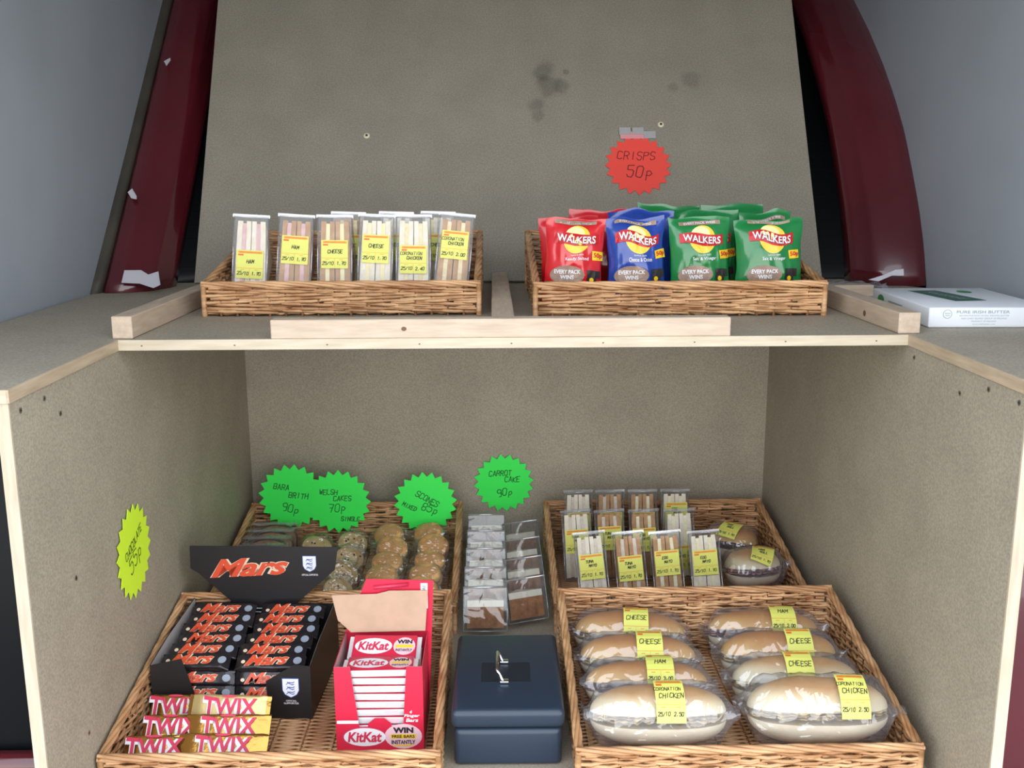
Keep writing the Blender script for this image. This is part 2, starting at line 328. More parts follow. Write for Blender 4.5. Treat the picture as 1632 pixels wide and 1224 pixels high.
# the backboard, leaning back with the car body
BA = math.atan(.55); UB = Vector((0, math.sin(BA), math.cos(BA))); NB = Vector((0, -math.cos(BA), math.sin(BA)))
BO = Vector((0, .885, ZT+.0068)); BM = Matrix.Translation(BO) @ Matrix.Rotation(-BA, 4, 'X')      # local x right, z up the board, -y towards the viewer
M_back = chipboard('chipboard_stained', base=(.32, .29, .23), stains=((.105, 0, .635, .030, .70), (.12, 0, .585, .034, .68), (.155, 0, .585, .022, .74), (.085, 0, .525, .024, .70), (.09, 0, .49, .018, .76), (.52, 0, .605, .028, .78), (.47, 0, .58, .018, .8), (.17, 0, .63, .010, .7)))
m = MB(); m.box(-.818, 0, 0, .828, .012, 1.22, M_back); bb = m.build('backboard', mw=BM); tag(bb, 'large grey-brown chipboard backboard leaning behind the upper baskets', 'board')
def bpt(px, pz): return (px, -.001, pz)
for k, (px, pz) in enumerate(((-.382, .430), (.427, .462))):
    m = MB(); m.disc(0, 0, .0085, .0085, lambda a, b: (px+a, -.0012-.002*(1-(a*a+b*b)/.00008), pz+b), mat('cream_cup_ring', (.85, .76, .55), .4), n=16, rings=2); m.disc(0, 0, .0035, .0035, lambda a, b: (px+a, -.0042, pz+b), M_dark, n=10, rings=1)
    m.build('screw_cup', bb)
# ================================================================ WICKER BASKETS
def wick_wall(m, L, H0, H1, M, seed, thick=.0038, pitch=.0070):
    rr = random.Random(seed); s = .033; rows = int(max(H0, H1)/pitch)
    Hx = lambda x: H0+(H1-H0)*x/L
    for r in range(rows):
        z0 = .0085+r*pitch; x = -rr.uniform(0, .10)
        while x < L:
            ln = rr.uniform(.17, .24); up_ = pitch*rr.uniform(.7, 1.25)*(1 if (r//3) % 2 else -1); ph = (r % 2)*PI+rr.uniform(-.4, .4); pts = []; rad = []
            n = 12
            for i in range(n):
                q = i/(n-1); xx = x+q*ln
                if xx < 0 or xx > L: continue
                z = z0+(q-.5)*up_*.9
                if z > Hx(xx)-.008 or z < .0065: continue
                pts.append((xx, .0042*math.sin(PI*xx/s+ph)-.001, z)); rad.append(thick*(.62+.38*math.sin(PI*min(1, q*1.1+.05))))
            if len(pts) > 2: m.tube(pts, rad, M_wick, 5, M)
            x += ln*rr.uniform(.66, .80)
    for k in range(int(L/s)+1):
        x = k*s+.004
        if x < L: m.tube([(x, 0, 0), (x, 0, Hx(x)-.004)], .0028, M_wickd, 5, M)
def wick_rim(m, L, H0, H1, M, seed):
    for k in range(4):
        pts = []; n = int(L/.012)
        for i in range(n+1):
            q = i/n; a = 2*PI*(q*L/.19)+k*PI/2
            pts.append((q*L, .0046*math.cos(a), H0+(H1-H0)*q-.003+.0042*math.sin(a)))
        m.tube(pts, .0037, M_wick, 6, M)
def make_basket(label, loc, w, group):
    t = thing('wicker_basket', label, 'basket', loc, group=group); D = .50; hf, hr = .0675, .1427
    I = Matrix.Identity(4); tr = Matrix.Translation
    def part(name, L, H0, H1, M, sd):
        m = MB(); wick_wall(m, L, H0, H1, M, sd); o = m.build(name, t); m = MB(); wick_rim(m, L, H0, H1, M, sd); m.build('rim', o)
    part('front_wall', w, hf, hf, tr((0, .006, 0)), 1)
    part('rear_wall', w, hr, hr, tr((0, D-.006, 0)), 2)
    part('side_wall', D-.012, hf, hr, tr((.006, .006, 0)) @ Matrix.Rotation(PI/2, 4, 'Z'), 3)
    part('side_wall', D-.012, hf, hr, tr((w-.006, .006, 0)) @ Matrix.Rotation(PI/2, 4, 'Z'), 4)
    for (x, y, h) in ((.004, .004, hf), (w-.004, .004, hf), (.004, D-.004, hr), (w-.004, D-.004, hr)):
        m = MB(); m.tube([(x, y, 0), (x, y, h)], .0055, M_wick, 8); m.build('corner_post', t)
    m = MB(); ny = int((D-.02)/.0062)
    for j in range(ny):
        y = .012+j*.0062; pts = [(.008+(w-.016)*i/30, y, .006+.0022*math.sin(PI*i/1.5+(j % 2)*PI)) for i in range(31)]
        m.tube(pts, .003, M_wick, 5)
    for k in range(10): m.tube([(.03+(w-.06)*k/9, .01, .006), (.03+(w-.06)*k/9, D-.01, .006)], .003, M_wickd, 5)
    m.build('woven_base', t); return t
GB = 'honey brown wicker display baskets'
bk = make_basket('wicker basket on the base board holding chocolate boxes, front left', (-.700, -.257, .0005), .567, GB)
copy_tree(bk, 'wicker basket behind the chocolate basket holding scones and fruit loaf slices', (-.688, .333, .0005), scale=(.99, 1, 1), group=GB)
copy_tree(bk, 'wicker basket of filled finger rolls, front right beside the cash box', (.092, -.257, .0005), scale=(1.032, 1, 1), group=GB)
copy_tree(bk, 'wicker basket behind the rolls holding upright sandwich wedges and round rolls', (.092, .331, .0005), scale=(1.032, 1, 1), group=GB)
copy_tree(bk, 'wicker basket on the top shelf holding a row of sandwich wedges', (-.632, .285, ZT+.0005), scale=(1.0, .96, 1), group=GB)
copy_tree(bk, 'wicker basket on the top shelf holding crisp packets', (.041, .245, ZT+.0005), scale=(1.044, 1, 1), group=GB)
# ================================================================ PRICE STARS
M_sg = mat('fluorescent_green_card', (.04, .95, .10), .6); M_sr = mat('fluorescent_red_card', (1.0, .09, .065), .6); M_sy = mat('fluorescent_yellow_card', (.70, 1.0, .04), .6)
M_pen = mat('faint_pen', (.01, .20, .03), .6); M_penr = mat('pen_on_red', (.22, .02, .03), .6); M_peny = mat('pen_on_yellow', (.12, .22, .02), .6)
M_tape = mat('shiny_tape', (.62, .60, .60), .2, .3, bump=.6, bscale=120); M_pinkc = mat('pink_card_under_tape', (.85, .35, .38), .4)
def star(label, mcard, lines, r, mw, pen, npt=20, tape=False, curl=0, seed=0):
    m = MB(); pts = []
    for i in range(npt*2): a = PI*i/npt+seed*.1; q = r*(1 if i % 2 == 0 else .84); pts.append((q*math.cos(a), q*math.sin(a)))
    cv = lambda a, b, o=0: (a, -curl*(b/r)**2*r-o, b)
    n = len(pts); vs = [cv(0, 0)]+[cv(a*.5, b*.5) for a, b in pts]+[cv(a, b) for a, b in pts]
    fs = [(0, 1+i, 1+(i+1) % n) for i in range(n)]+[(1+i, 1+n+i, 1+n+(i+1) % n, 1+(i+1) % n) for i in range(n)]
    back = [(a, b+.0008, c) for a, b, c in vs]; m.add(vs, fs, mcard); m.add(back, [tuple(reversed(f)) for f in fs], mcard)
    e = len(vs); m.add([vs[1+n+i] for i in range(n)]+[back[1+n+i] for i in range(n)], [(i, i+n, (i+1) % n+n, (i+1) % n) for i in range(n)], mcard)
    for k, (tx, cx, cy, h, rot) in enumerate(lines):
        m.flat(hand(tx, cx*r, cy*r, h*r, .0026 if h > .3 else .0022, seed+k, rot=rot), lambda a, b: cv(a, b, .0006), pen)
    o = m.build('price_star', mw=mw); tag(o, label, 'price star', 'star-shaped handwritten price cards')
    if tape:
        for (x, z) in ((-.032, r+.012), (.004, r+.012), (.036, r+.0)):
            q = MB(); q.box(x-.016, -.0035, z-.012, x+.016, -.0022, z+.010, M_tape); q.build('tape', o)
        q = MB(); q.box(-.045, -.0015, r-.012, .03, -.0004, r+.010, M_pinkc); q.build('folded_point', o)
    return o
T = Matrix.Translation; RX = lambda a: Matrix.Rotation(a, 4, 'X'); RY = lambda a: Matrix.Rotation(a, 4, 'Y'); RZ = lambda a: Matrix.Rotation(a, 4, 'Z')
star('red star card reading crisps 50p taped to the backboard', M_sr, [('CRISPS', -.05, .30, .26, -.04), ('50p', .02, -.22, .36, -.06)], .092, BM @ T((.358, -.004, .336)), M_penr, tape=True)
star('green star card reading carrot cake 90p on the back panel', M_sg, [('CARROT', -.12, .34, .17, .02), ('CAKE', .28, .12, .17, .02), ('90p', .02, -.32, .24, .1)], .083, T((-.014, YB-.008, .172)), M_pen, seed=1)
star('green star card reading bara brith 90p, leftmost of the green stars', M_sg, [('BARA', -.30, .30, .16, -.08), ('BRITH', .20, .02, .16, -.08), ('90p', -.05, -.36, .24, -.15)], .088, T((-.575, 798e-3, .174)) @ RX(-.06), M_pen, seed=2)
star('green star card reading welsh cakes 70p overlapping the leftmost green star', M_sg, [('WELSH', -.30, .30, .15, -.02), ('CAKES', .12, .10, .15, .02), ('70p', -.05, -.18, .24, .03), ('SINGLE', .35, -.55, .13, -.03)], .086, T((-.452, .794, .160)) @ RX(-.06), M_pen, seed=3)
star('green star card reading scones 85p above the scone packets', M_sg, [('SCONES', .06, .12, .18, -.5), ('85p', .14, -.18, .24, -.35), ('MIXED', -.5, -.12, .13, -.45)], .084, T((-.223, .796, .154)) @ RX(-.06), M_pen, seed=4)
star('yellow star card reading chocolate 55p stuck on the left side panel', M_sy, [('CHOCOLATE', -.02, .2, .16, .35), ('55p', 0, -.15, .34, .3)], .088, T((-W0+.004, -.008, .334)) @ RZ(PI/2), M_peny, seed=5)
# ================================================================ SANDWICH WEDGES
M_wb = mat('white_bread', (.82, .72, .55), .85, col2=(.90, .83, .70), vscale=60, bump=.5, bscale=220)
M_bb = mat('brown_bread', (.44, .23, .10), .85, col2=(.58, .34, .17), vscale=60, bump=.5, bscale=220)
M_wcr = mat('white_bread_crust', (.45, .22, .08), .7, var=.2, vscale=30); M_bcr = mat('brown_bread_crust', (.24, .11, .04), .7, var=.2, vscale=30)
FILL = {'ham': mat('ham_filling', (.80, .52, .50), .5, col2=(.66, .36, .36), vscale=50, bump=.5, bscale=90),
 'cheese': mat('cheese_filling', (.86, .70, .30), .5, col2=(.92, .82, .50), vscale=40, bump=.5, bscale=90),
 'tuna': mat('tuna_filling', (.66, .56, .44), .6, col2=(.78, .68, .56), vscale=90, bump=.8, bscale=150),
 'egg': mat('egg_filling', (.88, .76, .34), .6, col2=(.92, .88, .72), vscale=80, bump=.8, bscale=150),
 'chicken': mat('coronation_chicken_filling', (.80, .62, .28), .6, col2=(.88, .76, .48), vscale=90, bump=.8, bscale=150)}
def sticker(mb, w, h, lines, fm, seed=0, full=True):
    """yellow price sticker drawn through the map fm(u,v,lift); origin at its centre"""
    f0 = lambda a, b: fm(a, b, 0); f1 = lambda a, b: fm(a, b, .0003); f2 = lambda a, b: fm(a, b, .0006)
    mb.flat(rect2(-w/2, -h/2, w/2, h/2, 4, 8), f0, M_yel)
    mb.flat(rect2(-w*.44, h*.385, w*.46, h*.465, 4, 1), f1, M_yel2); mb.flat(rect2(-w*.44, h*.30, -w*.24, h*.36, 1, 1), f1, M_ored)
    mb.flat(printed('FRESH SANDWICHES', .01*w, h*.425, h*.05, .02, width=w*.8), f2, M_ored)
    mb.flat(rect2(-w*.5, -h*.142, w*.5, -h*.128, 4, 1), f1, M_yel2); mb.flat(rect2(-.006*w, -h*.47, .006*w, -h*.15, 1, 4), f1, M_yel2)
    mb.flat(rect2(-w*.34, -h*.20, -w*.20, -h*.18), f1, M_yel2); mb.flat(rect2(w*.18, -h*.20, w*.32, -h*.18), f1, M_yel2)
    n = len(lines)-2
    for k, tx in enumerate(lines[:-2]):
        hh = .105*h if n > 1 else .12*h
        mb.flat(hand(tx, w*(-.08+.12*k if n > 1 else .02), h*(.21-.16*k if n > 1 else .10), min(hh, w*.95/len(tx)/.75), .0009 if len(tx) > 7 else .0013, seed+k), f2, M_ink)
    q = min(h*.11, w*.45/3.9); mb.flat(hand(lines[-2], -w*.25, -h*.32, q, .0012, seed+7), f2, M_ink); mb.flat(hand(lines[-1], w*.25, -h*.32, q, .0012, seed+9), f2, M_ink)
def sandwich(label, x, y, z0, h, brown, fill, lines, sy=.0, rotz=0, roll=0, lean=-.12, wpk=.073, seed=0, group='triangular sandwich packs', slab=None):
    M_br, M_cr = (M_bb, M_bcr) if brown else (M_wb, M_wcr)
    t = thing('sandwich_pack', label, 'sandwich pack', (x, y, z0+.006), (0, 0, 0), group)
    t.matrix_world = T((x, y, z0+.004+wpk/2*abs(math.sin(roll)))) @ RZ(rotz) @ RX(lean) @ RY(roll)
    D = h*.44; hw = wpk/2; rr = random.Random(seed)
    ys = [-1, 1]
    # four slices and two fillings, bread narrowing a little to the top
    bw = hw-.004; tk = bw*.36; fk = bw*.28
    for s in (-1, 1):
        hf = MB()
        for (a, b, mt, ins) in ((0.001, tk, M_br, 0), (tk, tk+fk, None, .006), (tk+fk, bw, M_br, 0)):
            if mt is None: continue
            N = 9; vs = []; fs = []
            jit = [rr.uniform(-.0012, .0012) for _ in range(N)]
            taper = lambda q: 1-.10*q**2
            # front cut face columns and the two slanting crust faces
            for i in range(N):
                q = i/(N-1); zz = .004+q*(h-.012); yy = .003+jit[i]
                vs += [(s*a*taper(q), yy, zz), (s*b*taper(q), yy, zz)]
            ap = len(vs); vs += [(s*a, D-.006, h*.5), (s*b, D-.006, h*.5)]
            for i in range(N-1): fs.append((2*i, 2*i+1, 2*i+3, 2*i+2))
            hf.add(vs, fs, mt)
            side_fs = []
            for i in range(N-1): side_fs += [(2*i, 2*i+2, ap), (2*i+1, ap+1, 2*i+3)]
            hf.add(vs, side_fs, mt)
            hf.add(vs, [(0, ap, ap+1, 1), (2*N-2, 2*N-1, ap+1, ap)], M_cr)
        o = hf.build('sandwich_half', t)
        q = MB(); a, b = tk, tk+fk
        def ff(u, v): zz = .007+v*(h-.02); return (s*(a+(b-a)*u)*(1-.10*v*v), .0015+.0022*noise.noise(Vector((u*3+seed, v*16, s))), zz)
        q.grid(4, 24, ff, FILL[fill]); pass
        q.build('filling', o)
    # clear moulded wedge with a flat lip round the front
    m = MB(); e = .0005
    F = [(-hw, -.002, 0), (hw, -.002, 0), (hw, -.002, h), (-hw, -.002, h)]; B = [(-hw, D, h*.5), (hw, D, h*.5)]
    m.add(F+B, [(0, 1, 2, 3), (0, 4, 5, 1), (3, 2, 5, 4), (0, 3, 4), (1, 5, 2)], M_clear)
    shell = m.build('clear_pack', t)
    m = MB()
    for (a, b) in ((0, 1), (1, 2), (2, 3), (3, 0)): m.tube([F[a], F[b]], .0016, M_edge, 5)
    m.box(-hw-.003, -.003, h-.001, hw+.003, -.0015, h+.006, M_edge); m.build('pack_lip', t)
    m = MB(); sw, sh = .057, .060; cz = slab if slab else h*.58
    sticker(m, sw, sh, lines, lambda a, b, l: (a+sy, -.0036-l, cz+b), seed); m.build('price_sticker', t)
    return t
ZB = ZT+.012; hs = .178
rows = [(-.564, 0, 'ham', ['HAM', '25/10', '1.70'], .00, .078, .06, 'white ham'), (-.470, 1, 'ham', ['HAM', '25/10', '1.70'], 0, .108, .07, 'brown ham'),
 (-.380, 1, 'cheese', ['CHEESE', '25/10', '1.70'], 0, .100, .02, 'brown cheese'), (-.296, 0, 'cheese', ['CHEESE', '25/10', '1.70'], 0, .110, .05, 'white cheese'),
 (-.212, 0, 'chicken', ['CORONATION', 'CHICKEN', '25/10', '2.40'], 0, .088, .02, 'white coronation chicken'), (-.133, 1, 'chicken', ['CORONATION', 'CHICKEN', '25/10', '2.00'], 0, .116, .10, 'brown coronation chicken')]
for k, (x, br, fl, ln, sy, cz, roll, nm) in enumerate(rows):
    pos = ('leftmost in the top basket', 'second from left in the top basket', 'third from left in the top basket', 'fourth from left in the top basket', 'fifth from left in the top basket', 'at the right end of the top basket')[k]
    sandwich(f'{nm} sandwich pack with yellow sticker, {pos}', x, .40, ZB, hs, br, fl, ln, sy, 0, roll, -.14, seed=k+1, slab=cz)
for k, (x, br) in enumerate(((-.37, 1), (-.262, 0), (-.168, 0))):
    sandwich('sandwich pack behind the front row in the top basket, ' + ('left of three', 'middle of three', 'right of three')[k], x, .535, ZB, hs, br, 'cheese', ['CHEESE', '25/10', '1.70'], 0, 0, .03, -.10, seed=20+k)
# lower rear basket: three rows of four
names = [('back', .715, .184, (.180, .262, .346, .430), (0, 1, 1, 0), -.10), ('middle', .592, .172, (.170, .252, .337, .425), (0, 1, 1, 0), -.10), ('front', .455, .163, (.196, .287, .374, .464), (0, 1, 1, 0), -.14)]
for r, (rn, y, h, xs, br, ln) in enumerate(names):
    for k, x in enumerate(xs):
        fl = ('tuna', 'tuna', 'egg', 'egg')[k]; tx = [['TUNA', 'MAYO'], ['TUNA', 'MAYO'], ['EGG', 'MAYO'], ['EGG', 'MAYO']][k]
        kind = ('white', 'brown')[br[k]]
        pos = ('at the left end', 'second from left', 'third from left', 'at the right end')[k]
        cz = {0: .100+(.025 if k == 3 else 0), 1: (.098, .105, .10, .055)[k], 2: (.085, .080, .092, .092)[k]}[r]
        sandwich(f'{kind} bread sandwich pack {pos} of the {rn} row in the lower basket', x, y, .012, h, br[k], fl, tx+['25/10', '1.70'], .003 if r == 0 else 0, -.02*k, (-.02, -.06, -.10)[r], ln, wpk=.07, seed=40+r*5+k, group='sandwich wedges in the lower rear basket', slab=cz)
# ================================================================ FINGER ROLLS
def bread_mat(name, pale, mid, top):
    m = bpy.data.materials.new(name); m.use_nodes = True; t = m.node_tree; b = t.nodes['Principled BSDF']; L = t.links.new
    b.inputs['Roughness'].default_value = .55
    g = t.nodes.new('ShaderNodeTexCoord'); sx = t.nodes.new('ShaderNodeSeparateXYZ'); L(g.outputs['Generated'], sx.inputs[0])
    n = t.nodes.new('ShaderNodeTexNoise'); n.inputs['Scale'].default_value = 9; L(g.outputs['Object'], n.inputs['Vector'])
    a = t.nodes.new('ShaderNodeMath'); a.operation = 'MULTIPLY_ADD'; a.inputs[1].default_value = .55; L(n.outputs['Fac'], a.inputs[0]); L(sx.outputs['Z'], a.inputs[2])
    r = t.nodes.new('ShaderNodeValToRGB'); L(a.outputs[0], r.inputs[0]); L(r.outputs[0], b.inputs['Base Color'])
    e = r.color_ramp.elements; e[0].position = .38; e[0].color = (*pale, 1); e[1].position = 1.05; e[1].color = (*top, 1); q = e.new(.70); q.color = (*mid, 1)
    return m
M_gold_bun = bread_mat('golden_crust', (.80, .50, .17), (.68, .35, .08), (.55, .22, .035)); M_pale_bun = bread_mat('pale_floury_crust', (.85, .75, .54), (.83, .67, .40), (.62, .32, .09))
M_under = bread_mat('bun_underside', (.62, .40, .20), (.80, .66, .45), (.84, .74, .55)); M_crumb = mat('bread_crumb', (.86, .79, .66), .8, var=.05, vscale=60, bump=.4, bscale=160)
def roll_pack(label, x, y, L, ry, rz, lean, rotz, pale, fill, lines, st=(.02, 1.15), seed=0, group='filled finger rolls in clear bags', z=None, stick_rot=0, bagk=1.0, full=True):
    t = thing('filled_roll', label, 'filled roll', (x, y, 0), group=group)
    zc = z+.004
    t.matrix_world = T((x, y, zc)) @ RZ(rotz) @ RX(-lean)
    hl = L/2; rr = random.Random(seed); e = 2.6
    def prof(u): return max(0, 1-abs(u)**e)**.5
    lump = lambda X, p: 1+.07*noise.noise(Vector((X*22+seed*3, math.cos(p)*1.6, math.sin(p)*1.6)))
    cut = -.10
    def S(u, p, k=1.0, o=0):                # u -1..1 along, p angle, 0 = towards viewer, 90 = top
        q = prof(u)*lump(u*hl, p); return Vector((u*hl*(1+o*.2), -(ry*q*k+o)*math.cos(p), (rz*q*k+o)*math.sin(p)))
    m = MB(); cr = M_pale_bun if pale else M_gold_bun
    uu = lambda a: math.sin((a-.5)*PI*.998)
    m.grid(29, 15, lambda a, b: S(uu(a), -.05+b*(PI+.10))+Vector((0, 0, .007)), cr)
    m.grid(29, 6, lambda a, b: (lambda P0, P1: P0*(1-b)+P1*b)(S(uu(a), -.05), S(uu(a), PI+.05))+Vector((0, 0, .007)), M_crumb); m.build('bun_top', t)
    m = MB(); m.grid(29, 12, lambda a, b: S(uu(a), PI+.22+b*(PI-.44))+Vector((0, 0, -.006)), M_under)
    m.grid(29, 6, lambda a, b: (lambda P0, P1: P0*(1-b)+P1*b)(S(uu(a), PI+.22), S(uu(a), 2*PI-.22))+Vector((0, 0, -.006)), M_crumb); m.build('bun_bottom', t)
    m = MB()
    for (dz, am) in ((.0075, .005), (.003, .006), (-.002, .005)):
        m.grid(40, 12, lambda a, b: (lambda u, vv: Vector((u*hl*.97, vv*(ry*prof(u)*1.09+.003+.010*noise.noise(Vector((u*9, seed, dz*90)))), dz-.003+am*noise.noise(Vector((u*12, vv*6, seed+dz*50))))))(-.985+1.97*a, 2*b-1), FILL[fill])
    m.build('filling', t)
    # bag: a loose sleeve pinched flat at both ends
    m = MB(); HB = hl*1.12
    def bagf(a, b):
        u = -1+2*b; p = 2*PI*a; q = max(.0, 1-abs(u)**5)**.5
        wob = 1+.06*noise.noise(Vector((u*7+seed, math.cos(p)*2.5, math.sin(p)*2.5)))+.05*noise.noise(Vector((u*19, math.cos(p)*6+seed, math.sin(p)*6)))
        fl = max(0, abs(u)-.80)/.20
        return Vector((u*HB, -(ry*1.12*bagk*(q*(1-fl)+fl*.95)+.004)*wob*math.cos(p), (rz*1.12*bagk*q*(1-fl)+.0012+.006*(1-fl))*wob*math.sin(p)+fl*(.010*math.sin(p*2+seed)+.012*abs(math.cos(p)))))
    m.grid(44, 36, bagf, M_bag, closeu=True); m.build('clear_bag', t)
    m = MB(); s0, pc = st; ra = (ry+rz)/2*1.16+.004; c, s_ = math.cos(stick_rot), math.sin(stick_rot)
    def fm(a, b, l):
        a, b = a*c-b*s_, a*s_+b*c
        X = s0+a; p = pc+b/ra; u = X/HB; q = max(.0, 1-abs(u)**5)**.5; f = 1.06
        return Vector((X, -((ry*1.12*bagk*q+.004)*f+.001+l)*math.cos(p), ((rz*1.12*bagk*q+.007)*f+.001+l)*math.sin(p)))
    sticker(m, .050, .078 if full else .06, lines, fm, seed); m.build('price_sticker', t)
    return t
GR = 'filled finger rolls in clear bags'
R_ = [('golden cheese roll marked 2.15, back of the left column', .236, .163, .225, .042, .041, .32, -.10, 0, 'cheese', ['CHEESE', '25/10', '2.15'], (.012, .62)),
 ('golden cheese and ham roll, second from the back of the left column', .238, .054, .225, .042, .041, .32, -.05, 0, 'cheese', ['CHEESE', '25/10', '2.00'], (.02, .62)),
 ('finger roll showing pink ham, third from the back of the left column', .240, -.051, .225, .039, .040, .5, -.04, 0, 'ham', ['HAM', '25/10', '2.00'], (.022, .75)),
 ('coronation chicken roll marked 2.50, front of the left column', .243, -.165, .238, .047, .046, .34, -.02, 1, 'chicken', ['CORONATION', 'CHICKEN', '25/10', '2.50'], (.015, .62)),
 ('ham roll in a milky bag, back of the right column', .514, .166, .225, .041, .040, .45, -.06, 0, 'ham', ['HAM', '25/10', '2.00'], (.035, .75)),
 ('golden cheese roll below the ham roll in the right column', .516, .058, .225, .042, .042, .32, -.02, 0, 'cheese', ['CHEESE', '25/10', '2.15'], (.032, .5)),
 ('pale floury cheese roll in the middle of the right column', .517, -.051, .232, .042, .043, .34, -.03, 1, 'cheese', ['CHEESE', '25/10', '2.15'], (.0, .60)),
 ('large pale coronation chicken roll, front of the right column', .523, -.165, .245, .047, .050, .30, -.03, 1, 'chicken', ['CORONATION', 'CHICKEN', '25/10', '2.50'], (.05, .62))]
for k, (lb, x, y, L, ry, rz, lean, rz_, pale, fl, ln, st) in enumerate(R_):
    roll_pack(lb, x, y, L, ry, rz, lean, rz_, pale, fl, ln, st, seed=k+3, z=.012+rz*1.2+.010)
roll_pack('round golden roll in film at the back corner of the sandwich basket', .572, .685, .125, .058, .040, .30, -.5, 0, 'ham', ['HAM', 'ROLL', '25/10', '1.70'], (.0, .8), seed=31, group='round rolls in film', z=.070, stick_rot=-.15, full=False)
roll_pack('pale round roll in film in front of the golden round roll', .580, .515, .130, .060, .040, .28, .2, 1, 'ham', ['HAM', 'ROLL', '25/10', '1.70'], (.005, .8), seed=32, group='round rolls in film', z=.070, stick_rot=-.55, full=False)
# ================================================================ CRISP PACKETS
M_cg = mat('green_foil_packet', (.008, .20, .045), .22, spec=.6, coat=.4, bump=.3, bscale=50); M_cr2 = mat('red_foil_packet', (.62, .012, .018), .22, spec=.6, coat=.4, bump=.3, bscale=50); M_cb = mat('blue_foil_packet', (.012, .05, .32), .22, spec=.6, coat=.4, bump=.3, bscale=50)
M_crispy = mat('golden_yellow_print', (.90, .62, .06), .35); M_crispl = mat('pale_yellow_print', (.95, .85, .40), .35); M_ribbon = mat('red_ribbon_print', (.55, .01, .015), .3)
M_rock = mat('brown_stone_print', (.30, .19, .14), .5, col2=(.42, .30, .23), vscale=60); M_flash = mat('yellow_flash_print', (.92, .62, .02), .4); M_tract = mat('dark_machine_print', (.03, .025, .025), .4); M_grass = mat('grass_print', (.03, .16, .01), .5)
def crisps(label, x, y, kind, rotz=0, lean=-.12, roll=0, seed=0, Wd=.142, H=.178, detail=True, gp='crisp packets in the top basket'):
    mm = {'g': M_cg, 'r': M_cr2, 'b': M_cb}[kind]
    t = thing('crisp_packet', label, 'crisp packet', group=gp); t.matrix_world = T((x, y, ZT+.0140+Wd/2*abs(math.sin(roll)))) @ RZ(rotz) @ RX(lean) @ RY(roll)
    def P(u, v, side, o=0):         # u -1..1, v 0..1
        edge = max(0, 1-abs(u)**2.2)**.75; e2 = max(0, math.sin(PI*min(1, max(0, (v-.04)/.92))))**.6
        d = .026*edge*e2
        w = Wd/2*(1-.07*math.sin(PI*v)+.03*noise.noise(Vector((v*5, u > 0, seed))))
        n = .0045*noise.noise(Vector((u*2.2+seed*7, v*4.5, side*3)))+.002*noise.noise(Vector((u*7, v*9+seed, side*5)))+.004*math.exp(-((u-.55+.5*v)/.10)**2)*(1-v)
        cr = .0011*math.sin(u*95)*(1 if v > .95 or v < .05 else 0)
        s_ = -1 if side == 0 else 1
        zz = v*H+.012*noise.noise(Vector((u*1.3+seed*3.1, v*2, 9)))*v*v
        return Vector((u*w, s_*(d+n*edge*e2*1.3+.0004+o)+cr+.004*math.sin(u*3+seed)*(v > .9)*(v-.9)*10, zz))
    m = MB()
    m.grid(33, 37, lambda a, b: P(2*a-1, b, 0), mm); m.grid(33, 37, lambda a, b: P(2*a-1, b, 1), mm)
    if detail:
        SH = .0; mp = lambda o: (lambda a, b: P(a/(Wd/2), min(.985, (b+.010)/H), 0, .0014+o))
        cy = .124+SH
        m.flat(printed('EVERY PACK WINS', .0, .158, .0045, .02, width=.066), mp(.0004), M_white); m.flat(rect2(-.044, .154, .044, .162, 8, 1), mp(0), M_rock)
        m.disc(.004, cy-.001, .029, .030, mp(0), M_crispy, n=28, rings=4); m.disc(.0, cy+.012, .020, .015, mp(.0003), M_crispl, n=20, rings=3)
        vs = []; fs = []
        for i in range(15):
            a = -.046+.096*i/14; c = .004*math.sin(i/14*2*PI)
            for b in (-.0135, 0, .0135): vs.append((a, cy+b*(1-.25*abs(i/7-1))+c))
        for i in range(14):
            for j in range(2): fs.append((i*3+j, i*3+3+j, i*3+4+j, i*3+1+j))
        m.flat((vs, fs), mp(.0006), M_ribbon)
        for (o, mt, dx) in ((.0012, M_tract, .001), (.0018, M_white, 0)):
            V, F = printed('WALKERS', .003+dx, cy-dx, .0155, .022, width=.083, rot=-.03); m.flat(([(a, b+.003*math.sin((a+.046)/.096*2*PI)) for a, b in V], F), mp(o), mt)
        fl = {'g': 'Salt & Vinegar', 'r': 'Ready Salted', 'b': 'Cheese & Onion'}[kind]
        m.flat(printed(fl, .006, .081, .0085, .012, width=.052), mp(.0006), M_white); m.flat(printed('FLAVOUR CRISPS', .006, .0895, .003, .01, width=.028), mp(.0006), M_white)
        m.flat(rect2(.040, .082, .064, .100, 5, 4, rot=.1), mp(.0003), M_flash); m.flat(printed('50p', .053, .091, .012, .03, width=.020, rot=.1), mp(.0018), M_red)
        m.disc(-.014, .048, .038, .020, mp(.0002), M_rock, n=24, rings=5)
        m.flat(printed('EVERY PACK', -.014, .055, .0085, .03, width=.058), mp(.0016), M_white); m.flat(printed('WINS', -.014, .044, .0085, .03, width=.030), mp(.0016), M_white)
        m.flat(rect2(.030, .044, .060, .060, 5, 3), mp(.0003), M_tract); m.disc(.040, .040, .011, .011, mp(.0006), M_tract, n=16, rings=2); m.disc(.040, .040, .005, .005, mp(.0009), M_flash, n=12, rings=1)
        m.flat(rect2(-.060, .024, .060, .034, 6, 1), mp(.0002), M_grass)
    m.build('foil_packet', t)
    return t
crisps('red ready salted crisp packet tilted at the left front of the top basket', .124, .335, 'r', -.03, -.11, .05, 1, Wd=.125, H=.176)
crisps('blue cheese and onion crisp packet at the front of the top basket', .262, .335, 'b', .03, -.12, -.03, 2, Wd=.124)
crisps('green salt and vinegar crisp packet beside the blue packet at the front', .396, .340, 'g', .02, -.12, -.03, 3, Wd=.130, H=.180)
